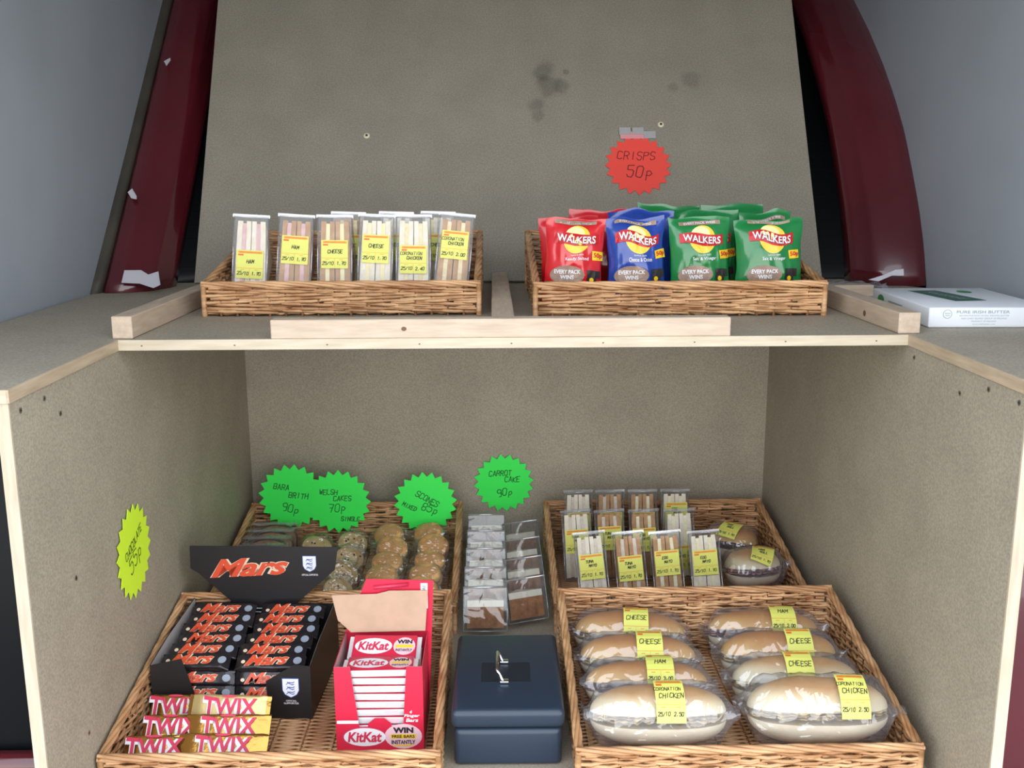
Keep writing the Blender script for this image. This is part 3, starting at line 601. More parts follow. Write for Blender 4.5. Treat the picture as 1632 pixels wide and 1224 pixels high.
crisps('green salt and vinegar crisp packet at the right end of the front row', .540, .338, 'g', -.02, -.13, -.02, 4, Wd=.145, H=.172)
crisps('red crisp packet leaning behind the front red packet, nearest the left wall of the basket', .128, .412, 'r', .06, -.12, -.02, 5, Wd=.13, detail=False)
crisps('dark blue crisp packet standing behind the front blue packet', .275, .412, 'b', -.06, -.10, .02, 7, detail=False, H=.190)
crisps('green crisp packet standing behind the middle green packet', .425, .415, 'g', .05, -.12, .0, 8, H=.192, Wd=.136)
crisps('green crisp packet standing behind the right end green packet, leaning left', .556, .418, 'g', .03, -.12, -.03, 9, H=.186, Wd=.115)
crisps('red crisp packet standing at the rear between the red and blue packets', .190, .492, 'r', -.06, -.12, .06, 6, detail=False, H=.186)
crisps('green crisp packet at the rear under the red star card', .345, .492, 'g', .05, -.10, .05, 11, detail=False, H=.198)
crisps('green crisp packet at the rear right of the crisp basket', .500, .492, 'g', .05, -.10, -.02, 12, detail=False, H=.200)
# ================================================================ WRAPPED BARS
def wrapper(mb, W, H, TH, mt, mends, face, seed=0, crimp=.012):
    """pillow wrapped bar: x along, y across, z thickness; ends crimped"""
    def P(u, p):
        ax = abs(u); f = min(1, (1-ax)*W/2/crimp) if ax > 1-2*crimp/W else 1; f = max(0, f); fl = max(0, min(1, (ax-(1-2.2*crimp/W))/(2.2*crimp/W)))
        c, s_ = math.cos(p), math.sin(p); k = .32
        cy = math.copysign(abs(c)**k, c); cz = math.copysign(abs(s_)**k, s_)
        n = .0012*noise.noise(Vector((u*6+seed, c*3, s_*3)))
        return Vector((u*W/2, cy*(H/2*(1+.05*fl)+n), cz*(TH/2*(1-fl)+.0006+n*(1-fl))+.0015*fl*math.sin(c*9+seed)))
    us = [-1, -.975, -.95, -.9, -.86, -.8]+[i/8*.75 for i in range(-8, 9)]+[.8, .86, .9, .95, .975, 1]
    n = 20; vs = [P(u, 2*PI*j/n+.157) for u in us for j in range(n)]; fa = []; fb = []
    for i in range(len(us)-1):
        for j in range(n): (fb if abs(us[i]+us[i+1])/2 > .90 else fa).append((i*n+j, i*n+(j+1) % n, (i+1)*n+(j+1) % n, (i+1)*n+j))
    mb.add(vs, fa, mt, smooth=True); mb.add(vs, fb, mends, smooth=True)
    face(lambda a, b, o=0: (a, b, TH/2*1.0+.0012+o))
def mars_text(m, fm, cx, cy, h, w, deep=True):
    for (o, mt, d, bo) in ((.0002, M_cream, .0, .075), (.0006, M_mred, 0, .03)):
        m.flat(printed('Mars', cx+d, cy, h, bo, shear=.45, width=w*(1.03 if bo > .05 else 1), rot=.06), lambda a, b: fm(a, b, o), mt)
def crest(m, fm, cx, cy, h):
    w = h*.8; sh = [(-w/2, h/2), (-w/2, -h*.12), (-w*.36, -h*.34), (0, -h*.5), (w*.36, -h*.34), (w/2, -h*.12), (w/2, h/2)]
    for (k, o, mt) in ((1, .0, M_blue), (.93, .0002, M_white)):
        m.flat(([(cx, cy)]+[(cx+a*k, cy+b*k) for a, b in sh], [(0, i+1, (i+1) % 7+1) for i in range(7)]), lambda a, b: fm(a, b, .0003+o), mt)
    for j in (.24, 0, -.24):        # three walking lions simplified to small blue strokes
        y = cy+j*h
        for st in ([(-.26, -.06), (-.1, .05), (.12, .03), (.24, .08)], [(-.2, .07), (-.05, -.01), (.1, -.07), (.22, -.03)]):
            for (p, q) in zip(st, st[1:]):
                a0, b0, a1, b1 = cx+p[0]*w, y+p[1]*h, cx+q[0]*w, y+q[1]*h; th = h*.022
                m.flat(([(a0, b0-th), (a1, b1-th), (a1, b1+th), (a0, b0+th)], [(0, 1, 2, 3)]), lambda a, b: fm(a, b, .0009), M_blue)
def mars_bar(seed):
    t = thing('chocolate_bar', 'x', 'chocolate bar', group='black wrapped bars in the black display box'); m = MB()
    def face(fm):
        mars_text(m, fm, -.006, .001, .024, .082); m.disc(.052, 0, .008, .008, lambda a, b: fm(a, b, .0004), mat('pale_badge_print', (.30, .34, .42), .4), n=14, rings=1)
        m.disc(-.050, -.004, .004, .004, lambda a, b: fm(a, b, .0004), M_cream, n=10, rings=1)
    wrapper(m, .131, .032, .017, M_blackwrap, M_blackwrap, face, seed); m.build('wrapper', t); return t
MARSX, MARSY, MROT = -.527, .098, -.05
MM = T((MARSX, MARSY, .0125)) @ RZ(MROT)
bar = mars_bar(1); first = True
def setm(o, M): l, r, s_ = M.decompose(); o.location = l; o.rotation_euler = r.to_euler()
rown = ['front', 'second', 'third', 'fourth', 'fifth', 'sixth']
for r in range(6):
    for c in (0, 1):
        M = MM @ T((-.072+c*.137+.002*((r*7+c*3) % 5-2), -.098+r*.036, .093+.0045*r)) @ RX(.48)
        lb = f'black bar with red lettering in the {rown[r]} row of the black box, ' + ('left column', 'right column')[c]
        if first: o = bar; first = False; o['label'] = lb
        else: o = copy_tree(bar, lb, (0, 0, 0))
        setm(o, M)
for j in range(2):
    for c in (0, 1):
        M = MM @ T((-.066+c*.133, -.106-.007*j, .067-.026*j)) @ RX(1.15)
        o = copy_tree(bar, ('upper', 'lower')[j]+' bar standing under the front row of the black box, '+('left column', 'right column')[c], (0, 0, 0)); setm(o, M); o.scale = (1, .84, 1)
t = thing('chocolate_display_box', 'black display box with tall printed header card full of black wrapped bars', 'display box'); setm(t, MM)
hw, yf, yb, zt = .150, -.132, .120, .112
m = MB(); m.box(-hw, yf, 0, hw, yb, .0015, M_blackcard); m.box(-.128, -.070, .0015, .128, yb-.004, .066, M_blackcard); m.build('tray', t)
for s in (-1, 1):
    m = MB(); x0 = s*hw
    m.prism([(yf, 0), (yb, 0), (yb, .128), (yf+.09, .118), (yf, .105)], M_blackcard, h0=min(x0, x0-s*.0012), h1=max(x0, x0-s*.0012), axes='yz'); m.prism([(yf, .001), (yb-.002, .001), (yb-.002, .127), (yf+.09, .117), (yf, .104)], M_cardin, h0=min(x0-s*.0013, x0-s*.002), h1=max(x0-s*.0013, x0-s*.002), axes='yz'); m.build('side_flap', t)
    m = MB(); pts = [(x0, 0), (x0-s*.072, 0), (x0-s*.080, .050), (x0-s*.060, .112 if s > 0 else .118), (x0, .104)]
    if s > 0: pts = [(x0, 0), (x0-.082, 0), (x0-.084, .075), (x0-.03, .108), (x0, .106)]
    m.prism(pts if s < 0 else pts, M_blackcard, h0=yf-.001, h1=yf, axes='xz')
    if s > 0:
        f_ = lambda a, b, o=0: (a, yf-.0014-o, b); crest(m, f_, x0-.038, .062, .040)
        m.flat(printed('OFFICIAL', x0-.038, .036, .0035, .01), lambda a, b: f_(a, b, .0003), M_white); m.flat(printed('SUPPORTER', x0-.038, .031, .0035, .01, width=.028), lambda a, b: f_(a, b, .0003), M_white)
    m.build('front_panel', t)
m = MB(); m.box(-hw, yb, 0, hw, yb+.0012, .118, M_blackcard); m.build('rear_panel', t)
m = MB(); ye = yb-.006
m.prism([(-.058, .112), (.058, .112), (.150, .195), (.158, .245), (-.150, .245), (-.152, .196), (-.135, .185)], M_blackcard, h0=ye, h1=ye+.0012, axes='xz')
m.prism([(-.058, .075), (.058, .075), (.058, .112), (-.058, .112)], M_blackcard, h0=ye, h1=ye+.0012, axes='xz')
f_ = lambda a, b, o=0: (a, ye-.0006-o*1.6, b); mars_text(m, f_, -.028, .200, .040, .165); crest(m, f_, .098, .208, .036)
m.flat(printed('OFFICIAL SUPPORTER', .098, .184, .004, .01, width=.034), lambda a, b: f_(a, b, .0003), M_white)
for (a, tx) in ((-.028, '1'), (.030, '2')):
    m.flat(printed(tx, a-.012, .110, .007, .02), lambda p, q: f_(p, q, .0005), M_white)
    for rc in (rect2(a-.004, .100, a+.024, .102), rect2(a-.004, .108, a+.024, .110), rect2(a-.004, .100, a-.002, .110), rect2(a+.022, .100, a+.024, .110)): m.flat(rc, lambda p, q: f_(p, q, .0004), M_white)
m.build('header_card', t)
# Twix-style gold wrapped twin bars
def gold_bar(label, x, y, z, rx, rz, seed, bright=False, W=.150):
    t = thing('gold_wrapped_bar', label, 'chocolate bar', group='gold wrapped caramel biscuit bars'); t.matrix_world = T((x, y, z)) @ RZ(rz) @ RX(rx)
    m = MB(); mt = M_goldglare if bright else M_gold
    def face(fm):
        for (o, mc, bo, d) in ((.0002, M_white, .085, -.0015), (.0007, M_pred, .03, 0)):
            V, F = printed('TWIX', .004+d, .0+d, .030, bo, shear=-.05, width=.100); V = [(a, b*(1+.5*max(0, -(a+.02))/.05)) for a, b in V]
            m.flat((V, F), lambda a, b: fm(a, b, o), mc)
        m.disc(.0, -.0195+.038, .014, .0022, lambda a, b: fm(a, b, .0003), M_pred, n=14, rings=1)
    wrapper(m, W, .044, .018, mt, M_gold, face, seed, crimp=.022); m.build('wrapper', t); return t
gold_bar('gold bar at the top of the right pile, catching the light', -.522, -.095, .066, .85, -.07, 1, True)
gold_bar('gold bar second in the right pile under the shiny one', -.515, -.138, .052, .80, -.02, 2)
gold_bar('gold bar at the bottom front of the right pile', -.512, -.188, .044, .75, -.03, 3, W=.155)
gold_bar('gold bar at the top of the left pile, half hidden', -.630, -.062, .050, .75, -.03, 4, W=.09)
gold_bar('gold bar in the middle of the left pile', -.619, -.130, .048, .70, -.02, 5, W=.096)
gold_bar('gold bar at the bottom front of the left pile', -.632, -.184, .040, .70, .02, 6, W=.096)
# ================================================================ RED DISPLAY CARTON
KX0, KX1, KY0, KY1, KZ = -.322, -.168, -.150, -.010, .172
t = thing('chocolate_carton', 'open red display carton of finger wafer bars with its kraft lid folded back', 'display box', (KX0, KY0, .0125), (0, 0, -.01))
KW, KD, KH = KX1-KX0, KY1-KY0, KZ-.0125
M_kred = mat('red_carton_card', (.66, .02, .06), .4); M_kin = mat('pinkish_card_inside', (.48, .33, .34), .8)
m = MB(); m.box(0, 0, 0, KW, KD, .0015, M_kred); m.build('carton_base', t)
m = MB(); out = [(0, 0), (KW, 0), (KW, KH), (KW-.028, KH), (KW-.036, .042), (KW-.052, .036), (KW*.5+.022, .038), (KW*.5+.020, .052), (KW*.5+.008, .062), (KW*.5-.008, .062), (KW*.5-.020, .052), (KW*.5-.022, .038), (.042, .038), (.028, KH), (0, KH)]
from mathutils.geometry import tessellate_polygon
V = [Vector((a, 0, b)) for a, b in out]; F = [list(q) for q in tessellate_polygon([V])]
m.add([(v.x, -.0012, v.z) for v in V], F, M_kred); m.add([(v.x, 0, v.z) for v in V], [f[::-1] for f in F], M_kin)
n = len(out); m.add([(a, -.0012, b) for a, b in out]+[(a, 0, b) for a, b in out], [(i, i+n, (i+1) % n+n, (i+1) % n) for i in range(n)], M_kin)
f_ = lambda a, b, o=0: (a, -.0018-o, b)
m.disc(.050, .026, .040, .020, f_, M_pred, n=28, rings=1); m.disc(.050, .026, .037, .0175, lambda a, b: f_(a, b, .0003), M_white, n=28, rings=1)
m.flat(printed('KitKat', .050, .026, .020, .035, shear=.15, width=.060), lambda a, b: f_(a, b, .0007), M_pred)
m.disc(KW-.036, .027, .033, .024, lambda a, b: f_(a, b, .0001), mat('pale_pink_glow_print', (.85, .55, .60), .5), n=24, rings=1)
m.flat(printed('WIN', KW-.036, .039, .011, .05, width=.036), lambda a, b: f_(a, b, .0008), M_ink); m.flat(rect2(KW-.058, .023, KW-.014, .031), lambda a, b: f_(a, b, .0004), M_flash)
m.flat(printed('FREE BARS', KW-.036, .027, .006, .03, width=.040), lambda a, b: f_(a, b, .0008), M_ink); m.flat(printed('INSTANTLY', KW-.036, .016, .008, .03, width=.042), lambda a, b: f_(a, b, .0008), M_ink)
m.flat(rect2(KW-.054, .008, KW-.020, .0105), lambda a, b: f_(a, b, .0004), M_flash); m.flat(rect2(.002, .052, .040, .058), lambda a, b: f_(a, b, .0003), M_white)
m.flat(printed('4', KW-.022, .074, .006, .03, shear=.2), lambda a, b: f_(a, b, .0005), M_white); m.flat(printed('Finger', KW-.020, .066, .007, .03, shear=.2, width=.028), lambda a, b: f_(a, b, .0005), M_white); m.flat(printed('Bars', KW-.020, .058, .007, .03, shear=.2, width=.022), lambda a, b: f_(a, b, .0005), M_white)
m.build('front_panel', t)
for x0, x1, nm in ((0, .0012, 1), (KW-.0012, KW, 1)):
    m = MB(); m.box(x0, .0002, .0015, x1, KD, KH, M_kred); xi = x1+.0001 if x0 == 0 else x0-.0003; m.box(xi, .001, .002, xi+.0002, KD-.001, KH-.0005, M_kin); m.build('side_panel', t)
m = MB(); m.prism([(.0, .0), (KW, .0), (KW+.012, KH+.100), (.042, KH+.104), (.0, KH)], M_kred, h0=KD, h1=KD+.0012, axes='xz')
f_ = lambda a, b, o=0: (a, KD-.0004-o, b)
m.flat(rect2(KW-.012, KH+.045, KW+.001, KH+.095), f_, M_white); m.flat(printed('BEST BEFORE', KW-.0055, KH+.07, .006, .0, width=.042, rot=PI/2), lambda a, b: f_(a, b, .0004), M_ink)
m.tube([(.055, KD-.003, KH+.088), (.12, KD-.003, KH+.094)], .0035, M_pred, 6); m.build('rear_panel', t)
m = MB(); yl = KD-.022
m.prism([(.012, KH+.004), (KW-.004, KH+.006), (KW+.002, KH+.084), (KW*.55, KH+.084), (KW*.40, KH+.078), (-.022, KH+.076), (-.012, KH+.028)], M_kraft, h0=0, h1=.0014, M=T((0, yl, 0)) @ RX(-.06), axes='xz'); m.build('lid_flap', t)
M_kfoil = mat('white_foil_wrapper', (.80, .78, .80), .28, .25, bump=.3, bscale=80); M_kwr = mat('red_wrapper', (.62, .02, .06), .3, bump=.3, bscale=80)
def wafer(label, M, seed):
    t = thing('wafer_bar', label, 'chocolate bar', group='finger wafer bars in the red carton'); m = MB()
    W, H, TH = .116, .052, .0128
    m.box(-W/2, -H/2, -TH/2, W/2, H/2, TH/2, M_kwr, bev=.002); m.box(-W/2+.001, -H/2-.0012, -TH*.46, W/2-.001, -H/2+.001, TH*.47, M_kfoil, bev=.0008)
    fb = lambda a, b, o=0: (a, -H/2-.0016-o, b); m.flat(rect2(.010, -TH*.30, .034, TH*.33), fb, mat('pale_pink_glow_print', (.85, .55, .60), .5))
    for s in (-1, 1): m.prism([(s*W/2, -H/2), (s*(W/2+.008), -H/2+.001), (s*(W/2+.008), H/2), (s*W/2, H/2)], M_kfoil, h0=-.0006, h1=.0006)
    fu = lambda a, b, o=0: (a, b, TH/2+.0004+o)
    m.disc(-.020, .0, .034, .018, fu, M_white, n=24, rings=1); m.flat(printed('KitKat', -.020, 0, .020, .035, shear=.15, width=.056), lambda a, b: fu(a, b, .0004), M_pred)
    m.disc(.036, .0, .020, .020, fu, mat('pale_pink_glow_print', (.85, .55, .60), .5), n=20, rings=1); m.flat(printed('WIN', .036, .010, .009, .05, width=.028), lambda a, b: fu(a, b, .0004), M_ink)
    m.flat(rect2(.020, -.003, .052, .003), lambda a, b: fu(a, b, .0002), M_flash); m.flat(printed('INSTANTLY', .036, -.009, .006, .03, width=.030), lambda a, b: fu(a, b, .0004), M_ink)
    m.build('wrapper', t); t.matrix_world = M; return t
KM = T((KX0, KY0, .0125)) @ RZ(-.01)
w0 = wafer('wafer bar at the bottom of the stack in the red carton', KM @ T((KW/2, .032, .0085)), 1)
ordn = ['second', 'third', 'fourth', 'fifth', 'sixth', 'seventh', 'eighth', 'ninth', 'tenth']
for k in range(9):
    o = copy_tree(w0, f'wafer bar {ordn[k]} from the bottom of the stack in the red carton', (0, 0, 0)); setm(o, KM @ T((KW/2+.0015*((k*5) % 3-1), .032, .0085+(k+1)*.0150)) @ RZ(.01*((k*3) % 5-2)))
o = copy_tree(w0, 'wafer bar tilted face-up on top of the stack in the red carton', (0, 0, 0)); setm(o, KM @ T((KW/2+.002, .088, .150)) @ RZ(-.03) @ RX(.42))
o = copy_tree(w0, 'wafer bar lying behind the tilted one at the back of the red carton', (0, 0, 0)); setm(o, KM @ T((KW/2, .108, .118)) @ RX(.42))
m = MB(); m.box(.012, .062, .0016, KW-.012, KD-.004, .092, M_kin); m.build('card_insert', t)
# ================================================================ CASH BOX
M_cash = mat('dark_blue_enamel', (.022, .036, .060), .33, spec=.5, bump=.04, bscale=600)
t = thing('cash_box', 'dark blue steel cash box with a chrome carrying handle between the front baskets', 'cash box', (-.118, -.190, .0005), (0, 0, -.01))
m = MB(); m.box(.004, .003, 0, .192, .297, .070, M_cash, bev=.010, seg=3); m.build('body', t)
m = MB(); m.box(0, 0, .0715, .196, .300, .107, M_cash, bev=.011, seg=4); ld = m.build('lid', t)
m = MB(); m.box(.050, .100, .1068, .140, .175, .1074, mat('dark_recess', (.012, .018, .03), .4)); m.build('recess_plate', t)
M_chrome = mat('chrome', (.80, .80, .82), .12, 1); m = MB()
m.tube([(.090, .098, .1095), (.083, .098, .125), (.079, .100, .1305), (.079, .106, .132), (.079, .166, .132), (.079, .172, .1305), (.083, .174, .125), (.090, .174, .1095)], .0028, M_chrome, 8); hd = m.build('handle', t)
for y in (.098, .174): m = MB(); m.box(.084, y-.006, .1083, .100, y+.006, .1125, M_chrome, bev=.001); m.build('handle_lug', hd)
# ================================================================ SCONES, WELSH CAKES, FRUIT LOAF
M_sct = mat('scone_top', (.72, .34, .10), .5, col2=(.86, .52, .20), vscale=30, bump=.4, bscale=70); M_scs = mat('scone_side', (.86, .66, .38), .75, col2=(.78, .52, .26), vscale=50, bump=.6, bscale=90)
M_wel = mat('welsh_cake', (.74, .46, .17), .7, col2=(.88, .68, .36), vscale=28, bump=.4, bscale=80); M_loaf = mat('fruit_loaf_crumb', (.24, .11, .045), .7, col2=(.40, .20, .08), vscale=70, bump=.5, bscale=90); M_crust = mat('fruit_loaf_crust', (.09, .035, .015), .6)
M_rais = mat('raisin', (.02, .008, .006), .5)
def crinkle(mb, rx, ry, rz, seed, tail=.35, amp=.13):
    def f(a, b):
        p = 2*PI*a; th = -PI/2+PI*b; d = Vector((math.cos(th)*math.cos(p), math.cos(th)*math.sin(p), math.sin(th)))
        k = 1+amp*noise.noise(d*2.6+Vector((seed, 0, 0)))+amp*.7*abs(noise.noise(d*6+Vector((0, seed, 0))))
        k *= 1+tail*max(0, abs(d.x)-.75)*1.6
        return Vector((d.x*rx*k, d.y*ry*k, d.z*rz*k))
    mb.grid(30, 20, f, M_film, closeu=True, smooth=False)
def scone(label, x, y, z, r, seed, rx=.5, ry=0, grp='scones in clear film'):
    t = thing('wrapped_scone', label, 'scone', group=grp); t.matrix_world = T((x, y, z)) @ RX(rx) @ RY(ry) @ Matrix.Diagonal((1.12, 1, 1, 1))
    m = MB()
    def f(a, b):
        p = 2*PI*a; prof = [(0, -.5), (.7, -.5), (.93, -.46), (1.0, -.3), (.95, 0), (1.0, .2), (.96, .38)]; i = min(len(prof)-2, int(b*(len(prof)-1))); q = b*(len(prof)-1)-i
        R_ = prof[i][0]*(1-q)+prof[i+1][0]*q; Z = prof[i][1]*(1-q)+prof[i+1][1]*q; n = 1+.06*noise.noise(Vector((math.cos(p)*2+seed, math.sin(p)*2, Z*3)))
        return Vector((R_*r*n*math.cos(p), R_*r*n*math.sin(p), Z*r))
    def g(a, b):
        p = 2*PI*a; th = b*PI/2; R_ = math.cos(th); n = 1+.06*noise.noise(Vector((math.cos(p)*2+seed, math.sin(p)*2, 1.14)))
        return Vector((.96*R_*r*n*math.cos(p), .96*R_*r*n*math.sin(p), .38*r+.32*r*math.sin(th)*(1+.2*noise.noise(Vector((math.cos(p)*R_*3, math.sin(p)*R_*3, seed))))))
    m.grid(24, 14, f, M_scs, closeu=True); m.grid(24, 8, g, M_sct, closeu=True); m.build('scone', t)
    m = MB(); crinkle(m, r*1.12, r*1.0, r*.82, seed, amp=.2); m.build('film', t)
fr_ = -.13
cols = [('left', -.306, [(.724, .074), (.648, .066), (.571, .058), (.494, .052), (.418, .050)]), ('right', -.203, [(.730, .074), (.654, .068), (.577, .058), (.500, .053), (.424, .050)])]
for cn, x, L_ in cols:
    for k, (y, z) in enumerate(L_):
        zz = z+.012; scone('wrapped golden scone, %s of the %s scone column' % (('at the back', 'second from the back', 'in the middle', 'second from the front', 'at the front')[k], cn), x+.005*((k*3) % 4-1.5), y, zz, .0345+.001*(k % 2), k*1.7+(3 if cn == 'left' else 0), (.50, .62, .40)[k % 3], .15*((k*2) % 3-1))
def welsh(label, x, y, z, seed, n=2):
    t = thing('wrapped_welsh_cake', label, 'welsh cake', group='welsh cakes in clear film'); t.matrix_world = T((x, y, z)) @ RZ(.1*seed) @ RX(.75)
    for i in range(n):
        m = MB(); cx = (i-(n-1)/2)*.018; R_ = .029
        prof = [(.0, -.006), (.9, -.006), (1, -.003), (1, .003), (.9, .006), (0, .0065)]
        vs = []; fs = []; N = 22
        for (rr_, zz) in prof:
            for j in range(N): a = 2*PI*j/N; q = 1+.03*noise.noise(Vector((math.cos(a)*2, math.sin(a)*2, seed+i))); vs.append((cx+rr_*R_*q*math.cos(a), rr_*R_*q*math.sin(a), zz-.014*i+.001*noise.noise(Vector((rr_*math.cos(a)*3, rr_*math.sin(a)*3, seed)))))
        for k in range(len(prof)-1):
            for j in range(N): fs.append((k*N+j, k*N+(j+1) % N, (k+1)*N+(j+1) % N, (k+1)*N+j))
        m.add(vs, fs, M_wel, smooth=True)
        for k in range(4): a, q = k*2.4+seed, .25+.6*((k*37) % 10)/10; m.box(cx+q*R_*math.cos(a)-.002, q*R_*math.sin(a)-.002, .0058-.014*i, cx+q*R_*math.cos(a)+.002, q*R_*math.sin(a)+.002, .0072-.014*i, M_rais)
        m.build('welsh_cake', t)
    m = MB(); crinkle(m, .042, .038, .024, seed+5, amp=.16, tail=.15); m.build('film', t)
for k, (x, y, z) in enumerate(((-.499, .712, .066), (-.409, .735, .068), (-.499, .630, .058), (-.406, .650, .060), (-.408, .556, .055), (-.408, .470, .052))):
    welsh('welsh cakes in clear film, %s' % ('at the back beside the fruit loaf', 'at the back beside the scones', 'in the second row beside the fruit loaf', 'in the second row beside the scones', 'third from the back beside the scones', 'nearest the chocolate boxes')[k], x, y, z, k+1)
def loaf(label, x, y, z, rz=0):
    t = thing('fruit_loaf_slice', label, 'cake slice', (x, y, z), group='fruit loaf slices in clear packs'); t.matrix_world = T((x, y, z)) @ RZ(rz) @ RX(-.12)
    w, h, d = .102, .066, .020; m = MB(); pts = [(-w/2, 0), (w/2, 0), (w/2, h*.5)]+[(w/2*math.cos(a), h*.5+h*.5*math.sin(a)) for a in [PI*i/14 for i in range(1, 14)]]+[(-w/2, h*.5)]
    m.prism(pts, M_loaf, h0=0, h1=d, axes='xz'); n = len(pts)
    m.add([(a*1.01, -.0004, b*1.015) for a, b in pts]+[(a*1.01, d+.0004, b*1.015) for a, b in pts], [(i, i+n, (i+1) % n+n, (i+1) % n) for i in range(n)], M_crust)
    for k in range(16): a = ((k*37) % 17/17-.5)*w*.85; b = .008+((k*23) % 19/19)*h*.75; m.disc(a, b, .003, .0025, front(-.0006), M_rais, n=8, rings=1)
    m.build('cake_slice', t)
    m = MB(); m.box(-w/2-.006, -.006, -.003, w/2+.006, d+.010, h+.006, M_clear); m.build('clear_pack', t)
    m = MB(); m.prism([(-w/2-.006, h+.004), (w/2+.006, h+.004), (w/2+.006, h+.009), (-w/2-.006, h+.009)], M_edge, h0=-.007, h1=-.006, axes='xz'); m.build('pack_lip', t)  # sky glare on the pack top put into this cloudy strip
for k, y in enumerate((.722, .670, .618, .566)):
    loaf('dark fruit loaf slice in a clear pack, '+('at the back of the row', 'second from the back', 'third from the back', 'nearest the header card')[k], -.606, y, .052)
# ================================================================ CARROT CAKE PACKS
M_cake = mat('carrot_cake', (.20, .075, .02), .8, col2=(.36, .15, .045), vscale=60, bump=.6, bscale=120); M_icing = mat('cream_icing', (.66, .62, .50), .5, bump=.2, bscale=60)
M_wpk = clear('glossy_wedge_plastic', gloss=.09, cloud=.03, rough=.06, bump=.5, bscale=14)
def carrot(label, x, y, z, rz, lean, seed, h=.095):
    t = thing('carrot_cake_pack', label, 'cake pack', group='carrot cake packs between the baskets'); t.matrix_world = T((x, y, z)) @ RZ(rz) @ RX(-lean)
    w = .096; D = .070; m = MB(); ly = [(0.006, .052, M_cake), (.052, .066, M_icing)]
    for (a, b, mt) in ly:
        def sq(z0, z1, mt):
            N = 10; vs = []
            for q in (0, 1):
                zz = z0 if q == 0 else z1
                vs += [(-w*.42+w*.84*i/N, .006+.002*noise.noise(Vector((i*.7, zz*90, seed))), zz) for i in range(N+1)]+[(0, D-.008, zz)]
            n = N+2; fs = [(i, i+1, i+1+n, i+n) for i in range(n-1)]+[(n-1, 0, n, 2*n-1), tuple(reversed(range(n))), tuple(range(n, 2*n))]
            m.add(vs, fs, mt)
        sq(a, b, mt)
    m.build('cake_wedge', t)
    m = MB(); A = [(-w/2, 0, 0), (w/2, 0, 0), (0, D, 0)]; B = [(a, b, h) for a, b, c in A]
    m.add(A+B, [(0, 1, 4, 3), (1, 2, 5, 4), (2, 0, 3, 5), (3, 4, 5), (0, 2, 1)], M_wpk); m.build('clear_pack', t)
    m = MB(); m.tube([B[0], B[1]], .0024, M_edgeb, 5); m.tube([A[0], A[1]], .0014, M_edge, 5)
    for p, q in zip(A, B): m.tube([p, q], .0012, M_edge, 5)
    m.build('pack_lip', t)
for k, (y, z) in enumerate(((.775, .026), (.650, .026), (.525, .026), (.405, .026), (.290, .026))):
    carrot('carrot cake pack in the left column between the baskets, '+('at the back', 'second from the back', 'in the middle', 'second from the front', 'behind the cash box')[k], -.062, y, z, .0, .32, k)
for k, y in enumerate((.715, .590, .462, .340)):
    carrot('carrot cake pack in the right column between the baskets, '+('at the back', 'second from the back', 'third from the back', 'behind the cash box')[k], .036, y, .026, .35, .32, k+7)
# ================================================================ BUTTER CARTON AND ODDS ON THE SHELF
M_bw = mat('white_carton', (.80, .83, .87), .5); M_bg = mat('dark_green_print', (.03, .12, .08), .5); M_bt = mat('grey_green_print', (.30, .38, .38), .5); M_bgr = mat('green_badge_print', (.03, .22, .06), .5)
t = thing('butter_carton', 'flat white carton printed pure irish butter beside the right batten', 'carton', (.770, .078, ZT+.0005), (0, 0, -.035))
m = MB(); bw_, bd_, bh_ = .232, .318, .038; m.box(0, 0, 0, bw_, bd_, bh_, M_bw, bev=.003)
f_ = lambda a, b: (a, -.0004, b); tp = lambda a, b: (a, b, bh_+.0004); sd_ = lambda a, b: (-.0004, bd_-a, b)
m.flat(printed('PURE IRISH BUTTER', .100, .0295, .0055, .01, width=.098), f_, M_bt)
for k, (tx, wd_) in enumerate((('400 MINI PORTIONS OF FOIL WRAPPED BUTTER', .092), ('IRISH DAIRY BOARD GROUP OF IRELAND', .084), ('PRODUCT OF IRELAND', .046), ('www.irishbutter.com', .042))): m.flat(printed(tx, .102, .0225-.0052*k, .0026, .0, width=wd_), f_, M_bt)
m.disc(.034, .0255, .0085, .0085, f_, M_bt, n=18, rings=1); m.disc(.034, .0255, .0075, .0075, lambda a, b: (a, -.0006, b), M_bw, n=18, rings=1); m.flat(rect2(.029, .0265, .039, .0275), lambda a, b: (a, -.0009, b), M_bt); m.flat(rect2(.030, .0225, .038, .0235), lambda a, b: (a, -.0009, b), M_bt)
m.flat(([(.055, .265), (.115, .270), (.150, .10), (.085, .09)], [(3, 2, 1, 0)]), tp, M_bg); m.flat(printed('Kerrygold', .100, .18, .030, .02, width=.12, rot=-1.35), lambda a, b: (a, b, bh_+.0008), M_bt)
m.disc(.165, .245, .014, .022, tp, M_bgr, n=16, rings=1)
m.disc(.055, .020, .020, .011, sd_, M_bgr, n=16, rings=1); m.flat(rect2(.10, .012, .20, .017), sd_, M_bt); m.flat(rect2(.10, .020, .18, .024), sd_, M_bt)
m.build('printed_carton', t)
t = thing('timber_offcut', 'short pale timber offcut behind the butter carton', 'wood block', (.735, .56, ZT+.0005)); m = MB(); m.box(0, 0, 0, .11, .035, .026, M_pinex, bev=.001, seg=1); m.build('timber_block', t)
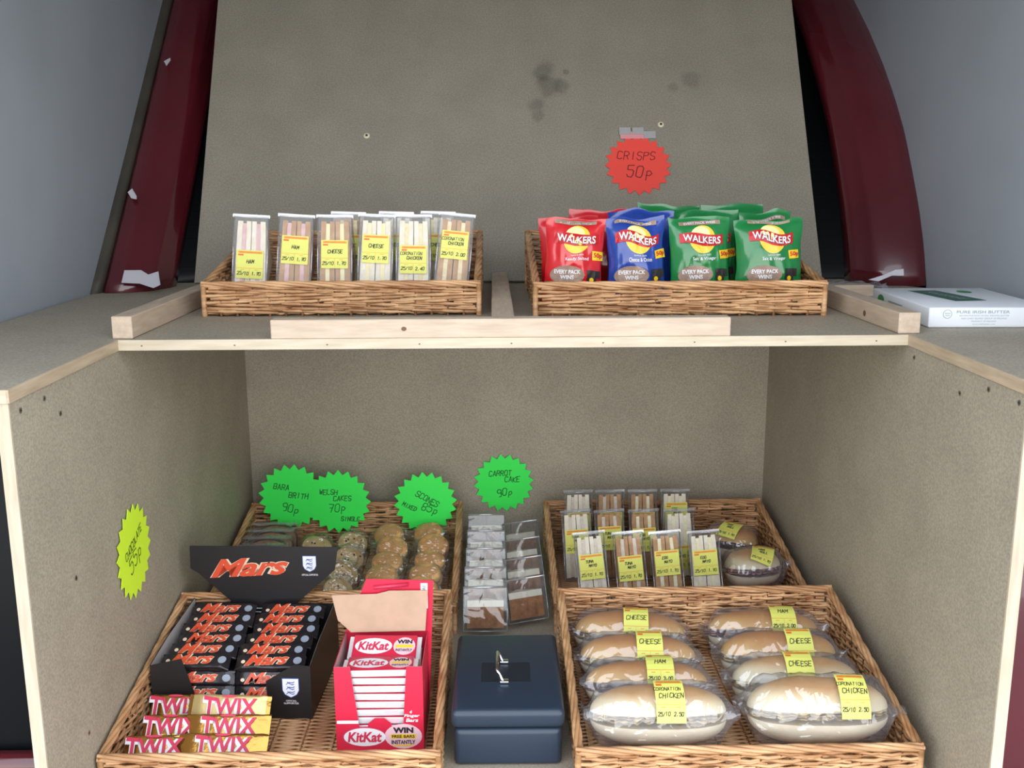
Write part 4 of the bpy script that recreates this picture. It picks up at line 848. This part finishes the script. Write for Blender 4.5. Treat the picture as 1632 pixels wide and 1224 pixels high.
def sheet(name, label, cat, x, y, z, w, d, amp, seed, mt, n=24):
    m = MB(); m.grid(n, n, lambda a, b: Vector(((a-.5)*w*(1+.12*noise.noise(Vector((b*4, seed, 0)))), (b-.5)*d*(1+.2*noise.noise(Vector((a*5, seed, 3)))), amp+amp*noise.noise(Vector((a*6+seed, b*5, 1)))+amp*.4*noise.noise(Vector((a*15, b*13, seed))))), mt, smooth=False)
    o = m.build(name, loc=(x, y, z)); tag(o, label, cat); return o
sheet('plastic_sheet', 'crumpled clear plastic sheet lying behind the crisp basket by the red pillar', 'plastic sheet', .80, .68, ZT+.001, .24, .14, .012, 4, clear('crumpled_polythene', gloss=.25, cloud=.22, rough=.12, cloudcol=(.6, .62, .72)))
M_scrap = mat('silver_scrap', (.72, .70, .76), .3, .2, bump=.6, bscale=90)
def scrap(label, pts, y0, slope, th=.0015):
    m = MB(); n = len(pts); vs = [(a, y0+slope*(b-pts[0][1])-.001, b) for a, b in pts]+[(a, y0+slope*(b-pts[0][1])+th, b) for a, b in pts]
    m.add(vs, [tuple(range(n)), tuple(reversed(range(n, 2*n)))]+[(i, i+n, (i+1) % n+n, (i+1) % n) for i in range(n)], M_scrap); o = m.build('pale_scrap'); tag(o, label, 'tape', 'torn tape scraps on the car pillars')
yL = lambda z: lerp(LP, z)-.012
scrap('ragged silvery strip low on the left red pillar', [(-.945, .750), (-.90, .748), (-.865, .738), (-.850, .745), (-.862, .775), (-.885, .768), (-.905, .778), (-.945, .778)], lerp(LP, .75)-.014, .96)  # ragged silvery patch lying over the pillar paint
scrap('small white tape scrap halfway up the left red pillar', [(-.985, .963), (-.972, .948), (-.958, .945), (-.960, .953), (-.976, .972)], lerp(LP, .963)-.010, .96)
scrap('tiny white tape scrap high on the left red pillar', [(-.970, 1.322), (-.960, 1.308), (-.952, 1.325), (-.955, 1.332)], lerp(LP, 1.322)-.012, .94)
scrap('ragged silvery strip at the foot of the right red pillar', [(.905, .742), (.94, .752), (.975, .766), (.995, .768), (.995, .752), (.965, .752), (.93, .738)], lerp(RP, .742)-.022, .30)  # silvery patch laid across the foot of the pillar
